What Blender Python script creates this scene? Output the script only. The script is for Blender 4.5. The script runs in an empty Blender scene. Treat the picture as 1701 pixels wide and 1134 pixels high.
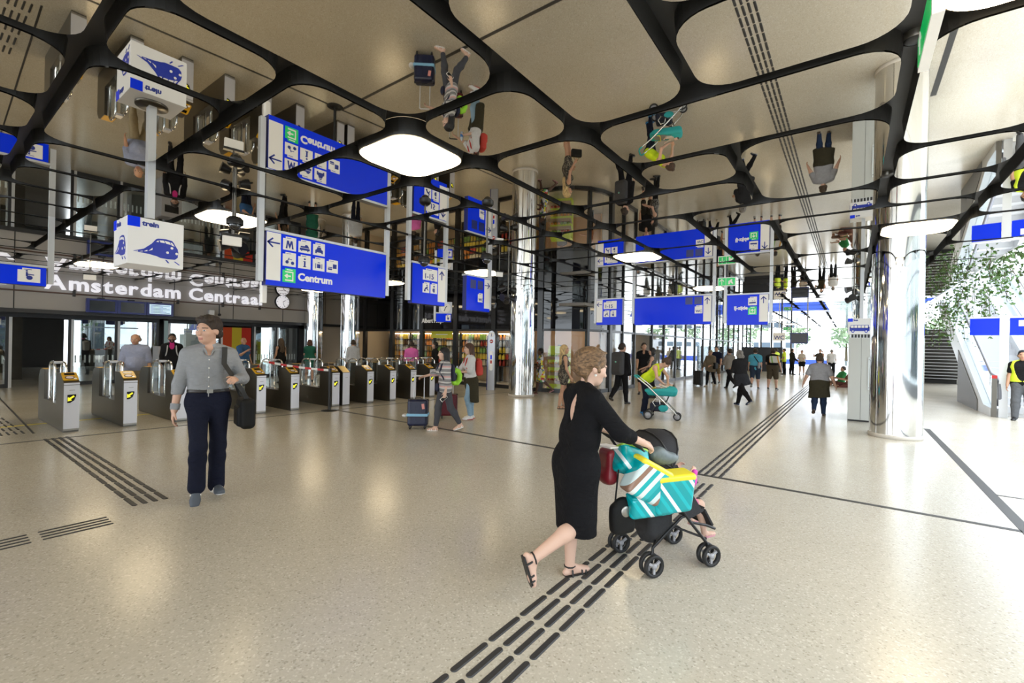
import bpy, bmesh, math, random
import numpy as np
from mathutils import Vector, Matrix, Euler
random.seed(7)
SC = bpy.context.scene
COL = SC.collection
R = math.radians

# ------------------------------------------------------------------ camera
cd = bpy.data.cameras.new('camera')
cd.lens = 16.0; cd.sensor_width = 36.0; cd.shift_y = 5.0 / 1701; cd.clip_end = 600; cd.clip_start = 0.05
cam = bpy.data.objects.new('camera', cd); COL.objects.link(cam)
cam.matrix_world = (Matrix.Translation((0, 0, 1.64)) @ Matrix.Rotation(R(36.65), 4, 'Z')
                    @ Matrix.Rotation(R(90), 4, 'X') @ Matrix.Rotation(R(1.1), 4, 'Z'))
SC.camera = cam

# ------------------------------------------------------------------ world: bright hazy summer sky
wd = bpy.data.worlds.new('sky'); SC.world = wd; wd.use_nodes = True
bg = wd.node_tree.nodes['Background']
bg.inputs[0].default_value = (0.84, 0.92, 1.0, 1); bg.inputs[1].default_value = 4.6
# sun on the open side (bus station roof gap), soft
sd = bpy.data.lights.new('sun', 'SUN'); sd.energy = 1.2; sd.angle = R(8); sd.color = (1, .97, .92)
so = bpy.data.objects.new('sun', sd); COL.objects.link(so)
so.rotation_euler = (R(24), R(16), R(0))
LAMP_E = 10.0          # luminous ceiling panels
SHOP_E = 16.0           # added strip lights that brighten the shop

vs = SC.view_settings
SC.display_settings.display_device = 'sRGB'
vs.view_transform = 'Standard'; vs.look = 'None'; vs.gamma = 1.0; vs.use_curve_mapping = False
vs.exposure = 0.3
SC.cycles.use_denoising = True
SC.cycles.max_bounces = 10; SC.cycles.diffuse_bounces = 4; SC.cycles.glossy_bounces = 6
SC.cycles.transparent_max_bounces = 16; SC.cycles.transmission_bounces = 6
SC.cycles.sample_clamp_indirect = 8.0

HC = 3.58      # underside of the mirror panels

# ------------------------------------------------------------------ materials
MATS = {}
def mat(name, col=(.5, .5, .5), rough=.5, metal=0., emis=0., ecol=None, bump=0., bscale=60., var=0., vscale=6., spec=.5, coat=0.):
    if name in MATS: return MATS[name]
    m = bpy.data.materials.new(name); m.use_nodes = True
    nt = m.node_tree; b = nt.nodes['Principled BSDF']
    b.inputs['Base Color'].default_value = (*col, 1); b.inputs['Roughness'].default_value = rough
    b.inputs['Metallic'].default_value = metal; b.inputs['Specular IOR Level'].default_value = spec
    if coat: b.inputs['Coat Weight'].default_value = coat; b.inputs['Coat Roughness'].default_value = .08
    if emis:
        b.inputs['Emission Color'].default_value = (*(ecol or col), 1); b.inputs['Emission Strength'].default_value = emis
    if bump or var:
        tc = nt.nodes.new('ShaderNodeTexCoord')
    if var:
        n = nt.nodes.new('ShaderNodeTexNoise'); n.inputs['Scale'].default_value = vscale; n.inputs['Detail'].default_value = 4
        nt.links.new(tc.outputs['Object'], n.inputs['Vector'])
        mx = nt.nodes.new('ShaderNodeMix'); mx.data_type = 'RGBA'
        mx.inputs[6].default_value = (*[c * (1 - var) for c in col], 1); mx.inputs[7].default_value = (*[min(1, c * (1 + var)) for c in col], 1)
        nt.links.new(n.outputs['Fac'], mx.inputs[0]); nt.links.new(mx.outputs[2], b.inputs['Base Color'])
    if bump:
        n2 = nt.nodes.new('ShaderNodeTexNoise'); n2.inputs['Scale'].default_value = bscale; n2.inputs['Detail'].default_value = 3
        nt.links.new(tc.outputs['Object'], n2.inputs['Vector'])
        bp = nt.nodes.new('ShaderNodeBump'); bp.inputs['Strength'].default_value = bump; bp.inputs['Distance'].default_value = .01
        nt.links.new(n2.outputs['Fac'], bp.inputs['Height']); nt.links.new(bp.outputs['Normal'], b.inputs['Normal'])
    if name.startswith('hair_'):      # strand streaks in colour and relief
        tc = nt.nodes.new('ShaderNodeTexCoord'); mp = nt.nodes.new('ShaderNodeMapping'); mp.inputs['Scale'].default_value = (75, 30, 75) if 'light' in name else (75, 75, 10)
        nt.links.new(tc.outputs['Object'], mp.inputs[0]); n = nt.nodes.new('ShaderNodeTexNoise'); n.inputs['Scale'].default_value = 1.; n.inputs['Detail'].default_value = 3; n.inputs['Distortion'].default_value = .6; nt.links.new(mp.outputs[0], n.inputs['Vector'])
        cr = nt.nodes.new('ShaderNodeValToRGB'); cr.color_ramp.elements[0].position = .3; cr.color_ramp.elements[0].color = (*[c * .35 for c in col], 1); cr.color_ramp.elements[1].position = .7; cr.color_ramp.elements[1].color = (*[min(1, c * 1.7) for c in col], 1)
        nt.links.new(n.outputs['Fac'], cr.inputs[0]); nt.links.new(cr.outputs[0], b.inputs['Base Color'])
        bp = nt.nodes.new('ShaderNodeBump'); bp.inputs['Strength'].default_value = .8; bp.inputs['Distance'].default_value = .012; nt.links.new(n.outputs['Fac'], bp.inputs['Height']); nt.links.new(bp.outputs['Normal'], b.inputs['Normal'])
    MATS[name] = m
    return m

def glassmat(name, tint=(.9, .95, .95), refl=.12, rough=.0, gcol=(1, 1, 1)):
    if name in MATS: return MATS[name]
    m = bpy.data.materials.new(name); m.use_nodes = True
    nt = m.node_tree; nt.nodes.clear()
    out = nt.nodes.new('ShaderNodeOutputMaterial'); mix = nt.nodes.new('ShaderNodeMixShader')
    t = nt.nodes.new('ShaderNodeBsdfTransparent'); t.inputs[0].default_value = (*tint, 1)
    g = nt.nodes.new('ShaderNodeBsdfGlossy'); g.inputs['Roughness'].default_value = rough; g.inputs[0].default_value = (*gcol, 1)
    lw = nt.nodes.new('ShaderNodeLayerWeight'); lw.inputs[0].default_value = .5
    pw = nt.nodes.new('ShaderNodeMath'); pw.operation = 'POWER'; pw.inputs[1].default_value = 5.0; nt.links.new(lw.outputs['Facing'], pw.inputs[0])
    ad = nt.nodes.new('ShaderNodeMath'); ad.operation = 'MULTIPLY_ADD'; ad.use_clamp = True; ad.inputs[1].default_value = .9 - refl; ad.inputs[2].default_value = refl + .02
    nt.links.new(pw.outputs[0], ad.inputs[0]); nt.links.new(ad.outputs[0], mix.inputs[0])
    nt.links.new(t.outputs[0], mix.inputs[1]); nt.links.new(g.outputs[0], mix.inputs[2]); nt.links.new(mix.outputs[0], out.inputs[0])
    MATS[name] = m
    return m

def pattern(name, cols, kind='stripes', scale=20., rough=.8, axis=(0, 0, 1)):
    """fabric print: horizontal stripes or voronoi blobs cycling through colours"""
    if name in MATS: return MATS[name]
    m = bpy.data.materials.new(name); m.use_nodes = True
    nt = m.node_tree; b = nt.nodes['Principled BSDF']; b.inputs['Roughness'].default_value = rough
    tc = nt.nodes.new('ShaderNodeTexCoord'); cr = nt.nodes.new('ShaderNodeValToRGB'); cr.color_ramp.interpolation = 'CONSTANT'
    if kind == 'stripes':
        d = nt.nodes.new('ShaderNodeVectorMath'); d.operation = 'DOT_PRODUCT'; d.inputs[1].default_value = [a * scale for a in axis]
        nt.links.new(tc.outputs['Object'], d.inputs[0])
        fr = nt.nodes.new('ShaderNodeMath'); fr.operation = 'FRACT'; nt.links.new(d.outputs['Value'], fr.inputs[0]); src = fr.outputs[0]
    else:
        v = nt.nodes.new('ShaderNodeTexVoronoi'); v.inputs['Scale'].default_value = scale
        nt.links.new(tc.outputs['Object'], v.inputs['Vector'])
        sp = nt.nodes.new('ShaderNodeSeparateColor'); nt.links.new(v.outputs['Color'], sp.inputs[0]); src = sp.outputs[0]
    e = cr.color_ramp.elements
    while len(e) < len(cols): e.new(.5)
    for i, c in enumerate(cols): e[i].position = i / len(cols); e[i].color = (*c, 1)
    nt.links.new(src, cr.inputs[0]); nt.links.new(cr.outputs[0], b.inputs['Base Color'])
    MATS[name] = m
    return m

# ------------------------------------------------------------------ object helpers
def tag(o, label=None, cat=None, group=None, kind=None):
    if label: o['label'] = label
    if cat: o['category'] = cat
    if group: o['group'] = group
    if kind: o['kind'] = kind
    return o
def empty(name, loc=(0, 0, 0), rz=0., parent=None):
    o = bpy.data.objects.new(name, None); COL.objects.link(o); o.empty_display_size = .1
    o.location = loc; o.rotation_euler = (0, 0, rz)
    if parent: o.parent = parent
    return o
def thing(name, label, cat, loc=(0, 0, 0), rz=0., group=None):
    return tag(empty(name, loc, rz), label, cat, group)
def copy_tree(o, parent=None):
    c = o.copy(); COL.objects.link(c)
    if parent: c.parent = parent; c.matrix_parent_inverse = Matrix.Identity(4)
    for ch in list(o.children): copy_tree(ch, c)
    return c
def meshdata(name, V, F, mats, mi=None, smooth=False):
    me = bpy.data.meshes.new(name)
    me.from_pydata([tuple(v) for v in V], [], F)
    for m in (mats if isinstance(mats, (list, tuple)) else [mats]): me.materials.append(m)
    if mi is not None: me.polygons.foreach_set('material_index', mi)
    if smooth is True: me.polygons.foreach_set('use_smooth', [True] * len(me.polygons))
    elif smooth is not False: me.polygons.foreach_set('use_smooth', smooth)
    me.update()
    return me
def place(name, me, parent=None, loc=None):
    o = bpy.data.objects.new(name, me); COL.objects.link(o)
    if parent: o.parent = parent
    if loc is not None: o.location = loc
    return o

class MB:
    def __init__(s): s.V = []; s.F = []; s.M = []; s.S = []
    def _add(s, V, F, m=0, sm=False):
        n = len(s.V); s.V += [tuple(v) for v in V]
        for f in F: s.F.append([i + n for i in f]); s.M.append(m); s.S.append(sm)
        return s
    def bx(s, x0, x1, y0, y1, z0, z1, m=0):
        V = [(x, y, z) for z in (z0, z1) for y in (y0, y1) for x in (x0, x1)]
        return s._add(V, [(0, 2, 3, 1), (4, 5, 7, 6), (0, 1, 5, 4), (2, 6, 7, 3), (0, 4, 6, 2), (1, 3, 7, 5)], m)
    def ob(s, c, half, rot, m=0):
        M = rot if isinstance(rot, Matrix) else Euler(rot).to_matrix()
        V = [Vector(c) + M @ Vector((x * half[0], y * half[1], z * half[2])) for z in (-1, 1) for y in (-1, 1) for x in (-1, 1)]
        return s._add(V, [(0, 2, 3, 1), (4, 5, 7, 6), (0, 1, 5, 4), (2, 6, 7, 3), (0, 4, 6, 2), (1, 3, 7, 5)], m)
    def cyl(s, a, b, r0, r1=None, n=12, m=0, caps=True):
        r1 = r0 if r1 is None else r1
        a = Vector(a); b = Vector(b); d = (b - a).normalized()
        u = d.orthogonal().normalized(); v = d.cross(u)
        V = []
        for p, r in ((a, r0), (b, r1)):
            V += [p + (u * math.cos(t) + v * math.sin(t)) * r for t in [2 * math.pi * i / n for i in range(n)]]
        s._add(V, [(i, (i + 1) % n, n + (i + 1) % n, n + i) for i in range(n)], m, True)
        if caps:
            s._add(V[:n], [tuple(range(n - 1, -1, -1))], m); s._add(V[n:], [tuple(range(n))], m)
        return s
    def tube(s, pts, r, n=8, m=0, closed=False):
        P = [Vector(p) for p in pts]; k = len(P); V = []; up = None
        for i, p in enumerate(P):
            a = P[(i - 1) % k] if (closed or i > 0) else P[0]; b = P[(i + 1) % k] if (closed or i < k - 1) else P[-1]
            d = (b - a).normalized()
            if up is None: up = d.orthogonal().normalized()
            up = (up - d * up.dot(d)).normalized(); v = d.cross(up)
            V += [p + (up * math.cos(t) + v * math.sin(t)) * r for t in [2 * math.pi * j / n for j in range(n)]]
        F = []
        for i in range(k if closed else k - 1):
            j = (i + 1) % k
            F += [(i * n + q, i * n + (q + 1) % n, j * n + (q + 1) % n, j * n + q) for q in range(n)]
        s._add(V, F, m, True)
        if not closed: s._add(V[:n], [tuple(range(n - 1, -1, -1))], m); s._add(V[-n:], [tuple(range(n))], m)
        return s
    def ext(s, poly, vec, m=0):
        """extrude a 3-D polygon along vec"""
        vec = Vector(vec); A = [Vector(p) for p in poly]; B = [p + vec for p in A]; n = len(A)
        s._add(A + B, [tuple(range(n - 1, -1, -1)), tuple(range(n, 2 * n))] + [(i, (i + 1) % n, n + (i + 1) % n, n + i) for i in range(n)], m)
        return s
    def lathe(s, prof, c=(0, 0, 0), n=24, m=0, axis='Z'):
        V = []
        for r, z in prof:
            for i in range(n):
                t = 2 * math.pi * i / n; p = (r * math.cos(t), r * math.sin(t), z)
                if axis == 'X': p = (p[2], p[0], p[1])
                if axis == 'Y': p = (p[0], p[2], p[1])
                V.append((c[0] + p[0], c[1] + p[1], c[2] + p[2]))
        F = []
        for k in range(len(prof) - 1):
            F += [(k * n + i, k * n + (i + 1) % n, (k + 1) * n + (i + 1) % n, (k + 1) * n + i) for i in range(n)]
        return s._add(V, F, m, True)
    def ball(s, c, r, n=12, k=8, m=0):
        rr = r if isinstance(r, (tuple, list)) else (r, r, r); V = []; F = []
        for j in range(k + 1):
            a = math.pi * j / k
            for i in range(n):
                t = 2 * math.pi * i / n
                V.append((c[0] + rr[0] * math.sin(a) * math.cos(t), c[1] + rr[1] * math.sin(a) * math.sin(t), c[2] + rr[2] * math.cos(a)))
        for j in range(k): F += [(j * n + i, j * n + (i + 1) % n, (j + 1) * n + (i + 1) % n, (j + 1) * n + i) for i in range(n)]
        return s._add(V, F, m, True)
    def data(s, name, mats): return meshdata(name, s.V, s.F, mats, s.M, s.S)
    def build(s, name, mats, parent=None, loc=None, bevel=0.):
        o = place(name, s.data(name, mats), parent, loc)
        if bevel:
            b = o.modifiers.new('bevel', 'BEVEL'); b.width = bevel; b.segments = 2; b.limit_method = 'ANGLE'
        return o

def rrect(w, h, r, seg=6):
    out = []
    for cx, cy, a0 in ((w / 2 - r, h / 2 - r, 0), (-w / 2 + r, h / 2 - r, 90), (-w / 2 + r, -h / 2 + r, 180), (w / 2 - r, -h / 2 + r, 270)):
        for i in range(seg + 1):
            a = R(a0 + 90 * i / seg); out.append((cx + r * math.cos(a), cy + r * math.sin(a)))
    return out

def text(name, body, size, loc, parent, m, align='LEFT', bold=0., ext=.003, rot=(math.pi / 2, 0, 0), sx=1.):
    cu = bpy.data.curves.new(name, 'FONT'); cu.body = body; cu.size = size; cu.align_x = align
    cu.extrude = ext; cu.offset = bold; cu.resolution_u = 3; cu.materials.append(m)
    tmp = bpy.data.objects.new(name, cu); me = bpy.data.meshes.new_from_object(tmp); me.name = name
    bpy.data.objects.remove(tmp); bpy.data.curves.remove(cu)
    o = place(name, me, parent, loc); o.rotation_euler = rot; o.scale = (sx, 1, 1)
    return o

# shared materials
BLACK = mat('black_paint', (.012, .012, .013), .45, bump=.15, bscale=200)
CHROME = mat('polished_steel', (.78, .78, .77), .06, 1.)
STEEL = mat('brushed_steel', (.34, .32, .29), .32, .9, bump=.05, bscale=300)
ALU = mat('pale_aluminium', (.62, .64, .67), .4, .3)
DARKST = mat('dark_steel', (.13, .12, .105), .34, .8)
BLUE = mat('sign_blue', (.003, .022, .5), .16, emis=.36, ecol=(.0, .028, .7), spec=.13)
NAVY = mat('sign_navy', (.008, .02, .2), .3)
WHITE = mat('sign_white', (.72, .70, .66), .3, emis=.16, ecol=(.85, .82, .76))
PRINT = mat('print_blue', (.01, .03, .3), .5)
GREEN = mat('sign_green', (.0, .42, .09), .3, emis=.4, ecol=(0, .45, .1))
RUBBER = mat('black_rubber', (.014, .014, .015), .6)
PLAST = mat('black_plastic', (.015, .015, .017), .35)
# ================================================================== FLOOR
def floor_mat():
    m = bpy.data.materials.new('terrazzo_floor'); m.use_nodes = True
    nt = m.node_tree; b = nt.nodes['Principled BSDF']; L = nt.links.new
    tc = nt.nodes.new('ShaderNodeTexCoord')
    big = nt.nodes.new('ShaderNodeTexNoise'); big.inputs['Scale'].default_value = .9; big.inputs['Detail'].default_value = 3; big.inputs['Roughness'].default_value = .5
    L(tc.outputs['Object'], big.inputs['Vector'])
    fine = nt.nodes.new('ShaderNodeTexVoronoi'); fine.inputs['Scale'].default_value = 95; L(tc.outputs['Object'], fine.inputs['Vector'])
    sp = nt.nodes.new('ShaderNodeSeparateColor'); L(fine.outputs['Color'], sp.inputs[0])
    cr = nt.nodes.new('ShaderNodeValToRGB')
    els = [(0., (.40, .365, .30)), (.1, (.535, .495, .415)), (.85, (.575, .535, .452)), (1., (.69, .655, .58))]
    e = cr.color_ramp.elements
    while len(e) < len(els): e.new(.5)
    for i, (p, c) in enumerate(els): e[i].position = p; e[i].color = (*c, 1)
    L(sp.outputs[0], cr.inputs[0])
    mx = nt.nodes.new('ShaderNodeMix'); mx.data_type = 'RGBA'; mx.blend_type = 'MULTIPLY'; mx.inputs[0].default_value = 1
    cr2 = nt.nodes.new('ShaderNodeValToRGB'); cr2.color_ramp.elements[0].position = .2; cr2.color_ramp.elements[0].color = (.93, .925, .91, 1)
    cr2.color_ramp.elements[1].position = .8; cr2.color_ramp.elements[1].color = (1, 1, 1, 1)
    L(big.outputs['Fac'], cr2.inputs[0]); L(cr.outputs[0], mx.inputs[6]); L(cr2.outputs[0], mx.inputs[7])
    # scattered dark grit and chewing-gum spots
    sv = nt.nodes.new('ShaderNodeTexVoronoi'); sv.inputs['Scale'].default_value = 5.5; sv.inputs['Randomness'].default_value = 1
    L(tc.outputs['Object'], sv.inputs['Vector'])
    lt = nt.nodes.new('ShaderNodeMath'); lt.operation = 'LESS_THAN'; lt.inputs[1].default_value = .05; L(sv.outputs['Distance'], lt.inputs[0])
    mx2 = nt.nodes.new('ShaderNodeMix'); mx2.data_type = 'RGBA'; mx2.inputs[7].default_value = (.2, .17, .13, 1)
    h = nt.nodes.new('ShaderNodeMath'); h.operation = 'MULTIPLY'; h.inputs[1].default_value = .3; L(lt.outputs[0], h.inputs[0])
    L(h.outputs[0], mx2.inputs[0]); L(mx.outputs[2], mx2.inputs[6]); L(mx2.outputs[2], b.inputs['Base Color'])
    rr = nt.nodes.new('ShaderNodeMapRange'); rr.inputs[3].default_value = .17; rr.inputs[4].default_value = .26
    L(big.outputs['Fac'], rr.inputs[0]); L(rr.outputs[0], b.inputs['Roughness'])
    return m
FLOORM = floor_mat()
floor = MB().bx(-34, 16, -14, 48, -.3, 0).build('floor', FLOORM); tag(floor, 'pale speckled terrazzo station floor', kind='structure')
JOINT = mat('joint_dark', (.035, .034, .033), .5)
def joint(x0, y0, x1, y1, w):
    d = Vector((x1 - x0, y1 - y0, 0)); L = d.length; d.normalize(); n = Vector((-d.y, d.x, 0)) * w / 2
    a = Vector((x0, y0, -.01)); b = Vector((x1, y1, -.01))
    MB().ext([a - n, b - n, b + n, a + n], (0, 0, .0125)).build('floor_joint_strip', JOINT, floor)
joint(-9.83, 6.22, 1.3, 6.22, .07); joint(1.38, 6.22, 14, 6.22, .06)
joint(1.34, 6.1, 1.34, 13.2, .1); joint(1.34, 14.8, 1.34, 47, .1); joint(1.38, 7.62, 14, 7.62, .04); joint(1.34, 6.05, 1.34, -10, .05)
joint(-10.2, .6, -9.55, 10.6, .06); joint(-9.55, 10.6, -9.4, 12.9, .06)
joint(-19.4, 1.6, -10.95, 1.35, .03)
TACT = mat('tactile_bar', (.028, .028, .03), .5, bump=.2, bscale=150)
bars = []
y = .6; k = 0
for i in range(160):                        # main guide path along the hall: four rows of short bars
    if abs(y + .14 - 6.22) < .18: y = 6.34
    for j in range(4):
        bars.append((-1.575 + .088 * j, y + .02 * (j % 2), 0, .275, .043))
    y += .30
for i in range(13):                         # branch towards the gates
    for j in range(4): bars.append((-5.55 - .36 * (i + .5), 1.385 + .083 * j, 90, .335, .046))
for i in range(5):
    for j in range(4): bars.append((-10.95 - .5 * (i + .5), 1.0 + .083 * j - .01 * i, 90, .34, .03))
for yy in (.92, .42, -.08, -.58):           # long bars beside the branch
    for j in range(4): bars.append((-5.18 - .074 * j, yy, 0, .44, .022))
def bar_data(L, w):
    key = (L, w)
    if key not in BARD:
        n = 4; top = rrect(w * .7, L * .985, w * .33, n); base = rrect(w, L, w * .49, n); q = len(base)
        V = [(x, y, 0) for x, y in base] + [(x, y, .0055) for x, y in top]
        F = [tuple(range(q, 2 * q))] + [(i, (i + 1) % q, q + (i + 1) % q, q + i) for i in range(q)]
        BARD[key] = (V, F, meshdata('tactile_bar', V, F, TACT))
    return BARD[key]
BARD = {}
bars.sort(key=lambda b: b[0] ** 2 + b[1] ** 2 + (60 if b[1] < 1 and b[0] > -4 else 0))
rest = MB()
for i, (x, y, a, L, w) in enumerate(bars):
    V, F, me = bar_data(L, w)
    if i < 290:
        o = place('tactile_bar', me, floor, (x, y, .0)); o.rotation_euler = (0, 0, R(a))
    else:
        M = Matrix.Translation((x, y, 0)) @ Matrix.Rotation(R(a), 4, 'Z'); rest._add([M @ Vector(v) for v in V], F)
tag(rest.build('tactile_bar_rest', TACT, floor), kind='stuff')
tag(MB().bx(-12.1, -12.0, .5, 11.5, 0, .002).build('yellow_floor_line', mat('yellow_line', (.62, .5, .03), .5), floor))

# ================================================================== CEILING: black deck with hanging mirror cassettes
XL = [1.30, .30, -.98, -1.98, -3.22, -4.22, -5.42, -6.41, -7.55, -8.55]
while XL[-1] > -30: XL.append(XL[-1] - (1.12 if len(XL) % 2 else .98))
XR = [1.30, 2.42]
xl = sorted(set(XL + XR))                  # ascending rib lines
YL = [-.25, .73, 1.70, 2.67, 3.67, 4.73, 5.70, 6.80, 7.85, 8.95]
while YL[-1] < 46.5: YL.append(YL[-1] + 1.03)
while YL[0] > -12: YL.insert(0, YL[0] - 1.0)
MIRROR = mat('tinted_mirror', (.71, .675, .61), .015, 1., bump=.012, bscale=1.3)
SKIRT = mat('cassette_skirt', (.024, .023, .022), .38, bump=.1, bscale=120)
nx, ny = len(xl) - 1, len(YL) - 1
def col_at(x): return max(i for i in range(nx) if xl[i] <= x + 1e-6)
def row_at(y): return max(i for i in range(ny) if YL[i] <= y + 1e-6)
own = {}
CELLS = []
def claim(x, y, dx=1, dy=1, kind='p'):
    """cassette whose lowest cell holds (x, y), dx cells wide and dy cells long"""
    c, r = col_at(x), row_at(y); cells = [(c + a, r + b) for a in range(dx) for b in range(dy)]
    if any(q in own or q[0] >= nx or q[1] >= ny for q in cells): return False
    for q in cells: own[q] = 1
    CELLS.append((xl[c], xl[c + dx], YL[r], YL[r + dy], kind)); return True
for lx in (.8, -3.7, -8.0, -12.4, -16.7):   # luminous cassettes
    for ly in (3.1, 9.5, 15.7, 21.9, 28.1, 34.3, 40.5): claim(lx, ly, kind='L')
    claim(lx, -3.1, kind='L')
X0 = dict(c0=-.5, c1=-1.5, c2=-2.6, c3=-3.7, c4=-4.8, c5=-5.9, c6=-7.0, c7=-8.0, c8=-9.1, d0=.8, d1=1.8)
Y0 = [.2, 1.2, 2.2, 3.1, 4.2, 5.2, 6.2, 7.3, 8.4, 9.5, 10.5, 11.5, 12.6, 13.6]
for c, r, dx, dy in [('c3', 0, 1, 1), ('c4', 0, 1, 1), ('c5', 0, 1, 1), ('c6', 0, 1, 1), ('c3', 1, 1, 1), ('c5', 1, 2, 1), ('c6', 1, 1, 2), ('c4', 2, 2, 1),
                     ('c2', 1, 1, 2), ('c7', 1, 1, 1), ('c8', 2, 2, 1), ('c5', 2, 1, 2), ('c4', 3, 1, 1), ('c2', 3, 1, 1), ('c1', 2, 1, 2), ('c0', 2, 1, 1), ('c0', 3, 1, 1),
                     ('c1', 4, 2, 1), ('c2', 4, 1, 2), ('c3', 4, 1, 2), ('c6', 3, 1, 1), ('c5', 4, 2, 1), ('c4', 5, 1, 2), ('c5', 5, 1, 2), ('c3', 6, 1, 1), ('c3', 7, 1, 1),
                     ('c2', 6, 2, 1), ('c1', 5, 1, 1), ('c0', 5, 1, 2), ('c1', 7, 2, 1), ('c0', 8, 2, 1), ('d0', 7, 1, 1), ('d0', 6, 1, 1), ('d0', 4, 1, 2), ('d0', 10, 1, 2),
                     ('d1', 6, 1, 2), ('d1', 8, 1, 1), ('d1', 9, 1, 2)]:
    claim(X0[c], Y0[r], dx, dy)
rnd = random.Random(11)
for j in range(ny):
    for i in range(nx):
        if (i, j) in own: continue
        x, y = xl[i], YL[j]; t = rnd.random()
        if t < .36 and claim(x, y, 2, 1): continue
        if t < .74 and claim(x, y, 1, 2): continue
        claim(x, y)
def in_shop(x, y): return x < -7.0 and y > 13.5 and not (x > -8.8 and y < 15.3)
CELLS = [c for c in CELLS if not in_shop((c[0] + c[1]) / 2, (c[2] + c[3]) / 2)]
deck = MB().bx(-34, xl[-1] + .05, YL[0], YL[-1] + .05, HC + .15, HC + .42).build('ceiling', BLACK); tag(deck, 'black ceiling deck hung with mirror panels', kind='structure')
LAMPM = mat('luminous_diffuser', (.9, .87, .8), .4, emis=LAMP_E, ecol=(1, .8, .5))
SEG = 7
def cassette(w, h, hz, depth):
    r = min(w, h) * .27; lip = rrect(w, h, r, SEG); top = rrect(w + .03, h + .03, r + .015, SEG); q = len(lip)
    V = [(x, y, 0) for x, y in lip] + [(x, y, .012) for x, y in lip] + [(x, y, depth) for x, y in top]
    F = [tuple(range(q - 1, -1, -1))] + [(i, (i + 1) % q, q + (i + 1) % q, q + i) for i in range(q)] + [(q + i, q + (i + 1) % q, 2 * q + (i + 1) % q, 2 * q + i) for i in range(q)]
    return V, F, [0] + [0] * q + [1] * q
PD = {}
def visible_rank(c):
    x, y = (c[0] + c[1]) / 2, (c[2] + c[3]) / 2
    d = math.hypot(x, y); ang = math.degrees(math.atan2(-x, y)) - 36.65
    return d + (0 if abs(ang) < 62 else 80)
CELLS.sort(key=visible_rank)
GAP = .115; restV = MB(); n = 0; LIGHTS = []
for (x0, x1, y0, y1, kind) in CELLS:
    w, h = round(x1 - x0 - GAP, 3), round(y1 - y0 - GAP, 3); cx, cy = (x0 + x1) / 2, (y0 + y1) / 2
    if kind == 'L': LIGHTS.append((cx, cy, w, h)); continue
    if n < 300:
        if (w, h) not in PD:
            V, F, M = cassette(w, h, 0, .15); PD[(w, h)] = meshdata('mirror_panel', V, F, [MIRROR, SKIRT], M)
        place('mirror_panel', PD[(w, h)], deck, (cx, cy, HC)); n += 1
    else:
        V, F, M = cassette(w, h, 0, .15); k = len(restV.V)
        restV.V += [(v[0] + cx, v[1] + cy, v[2] + HC) for v in V]; restV.F += [[i + k for i in f] for f in F]; restV.M += M; restV.S += [False] * len(F)
tag(restV.build('mirror_panel_rest', [MIRROR, SKIRT], deck), kind='stuff')
LIGHTS.sort(key=lambda l: math.hypot(l[0], l[1]))
for i, (cx, cy, w, h) in enumerate(LIGHTS):
    if in_shop(cx, cy): continue
    lab = 'rounded square glowing panel light set among the ceiling mirrors'
    for (qx, qy), l_ in {(-3.72, 3.17): 'glowing panel light in the ceiling between the Centrum sign and square 1-15 sign', (.8, 3.17): 'glowing panel light beside the hanging exit sign on the dark beam', (-8.05, 3.17): 'glowing panel light behind the dome camera near the train box sign',
                         (.8, 9.47): 'glowing panel light just in front of the kiosk column', (-3.72, 9.47): 'glowing panel light over the hall before the long WC sign', (-8.05, 9.47): 'glowing panel light above the gates between 1-15 and WC signs',
                         (-12.4, 3.17): 'glowing panel light behind the train box sign', (-16.7, 3.17): 'glowing panel light right before the station lettering', (-3.72, 15.7): 'glowing panel light just behind the long WC sign'}.items():
        if abs(cx - qx) < .7 and abs(cy - qy) < .7: lab = l_
    t = thing('ceiling_light', lab, 'ceiling light', (cx, cy, HC), 0, 'glowing ceiling lights')
    r = min(w, h) * .27; f = rrect(w, h, r, SEG); q = len(f)
    if i == 0 or True:
        b = MB(); top = rrect(w + .05, h + .05, r + .02, SEG)
        b._add([(x, y, .0) for x, y in f] + [(x, y, .149) for x, y in top], [(a, (a + 1) % q, q + (a + 1) % q, q + a) for a in range(q)]); b.build('housing', SKIRT, t)
        d = MB(); g = rrect(w - .02, h - .02, r - .01, SEG); g2 = rrect(w - .09, h - .09, r - .03, SEG)
        d._add([(x, y, -.004) for x, y in g] + [(x, y, -.03) for x, y in g2], [tuple(range(2 * q - 1, q - 1, -1))] + [(a, q + a, q + (a + 1) % q, (a + 1) % q) for a in range(q)], 0)
        d.build('diffuser', LAMPM, t)
# ================================================================== WALLS
WALLM = mat('grey_wall_panel', (.42, .40, .38), .6, var=.06, vscale=2, bump=.05)
DKGREY = mat('dark_door_frame', (.035, .037, .042), .4, .3)
GLASS = glassmat('clear_glass', (.8, .86, .86), .2)
wl = MB()
wl.bx(-20.35, -20, -12, 13.4, 2.36, HC + .15)
for y0, y1 in ((-12, -2), (11.2, 13.4)): wl.bx(-20.35, -20, y0, y1, 0, 2.36)
wall_left = tag(wl.build('wall_left', WALLM), 'grey panelled wall above the doors behind the ticket gates', kind='structure')
for y in range(-4, 13, 2): MB().bx(-20.0, -19.992, y - .012, y + .012, 2.4, HC).build('panel_joint', DKGREY, wall_left)
MB().bx(-20.0, -19.93, -6, 13.3, 2.32, 2.44).build('door_header', DKGREY, wall_left)
PIPE = mat('red_brown_pipe', (.12, .07, .055), .5)
p = MB(); p.tube([(-19.93, -6, 2.96), (-19.93, 11.1, 3.0), (-19.93, 11.5, 2.9), (-19.93, 11.55, .5)], .022, 8)
p.build('conduit_pipe', PIPE, wall_left)
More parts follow.
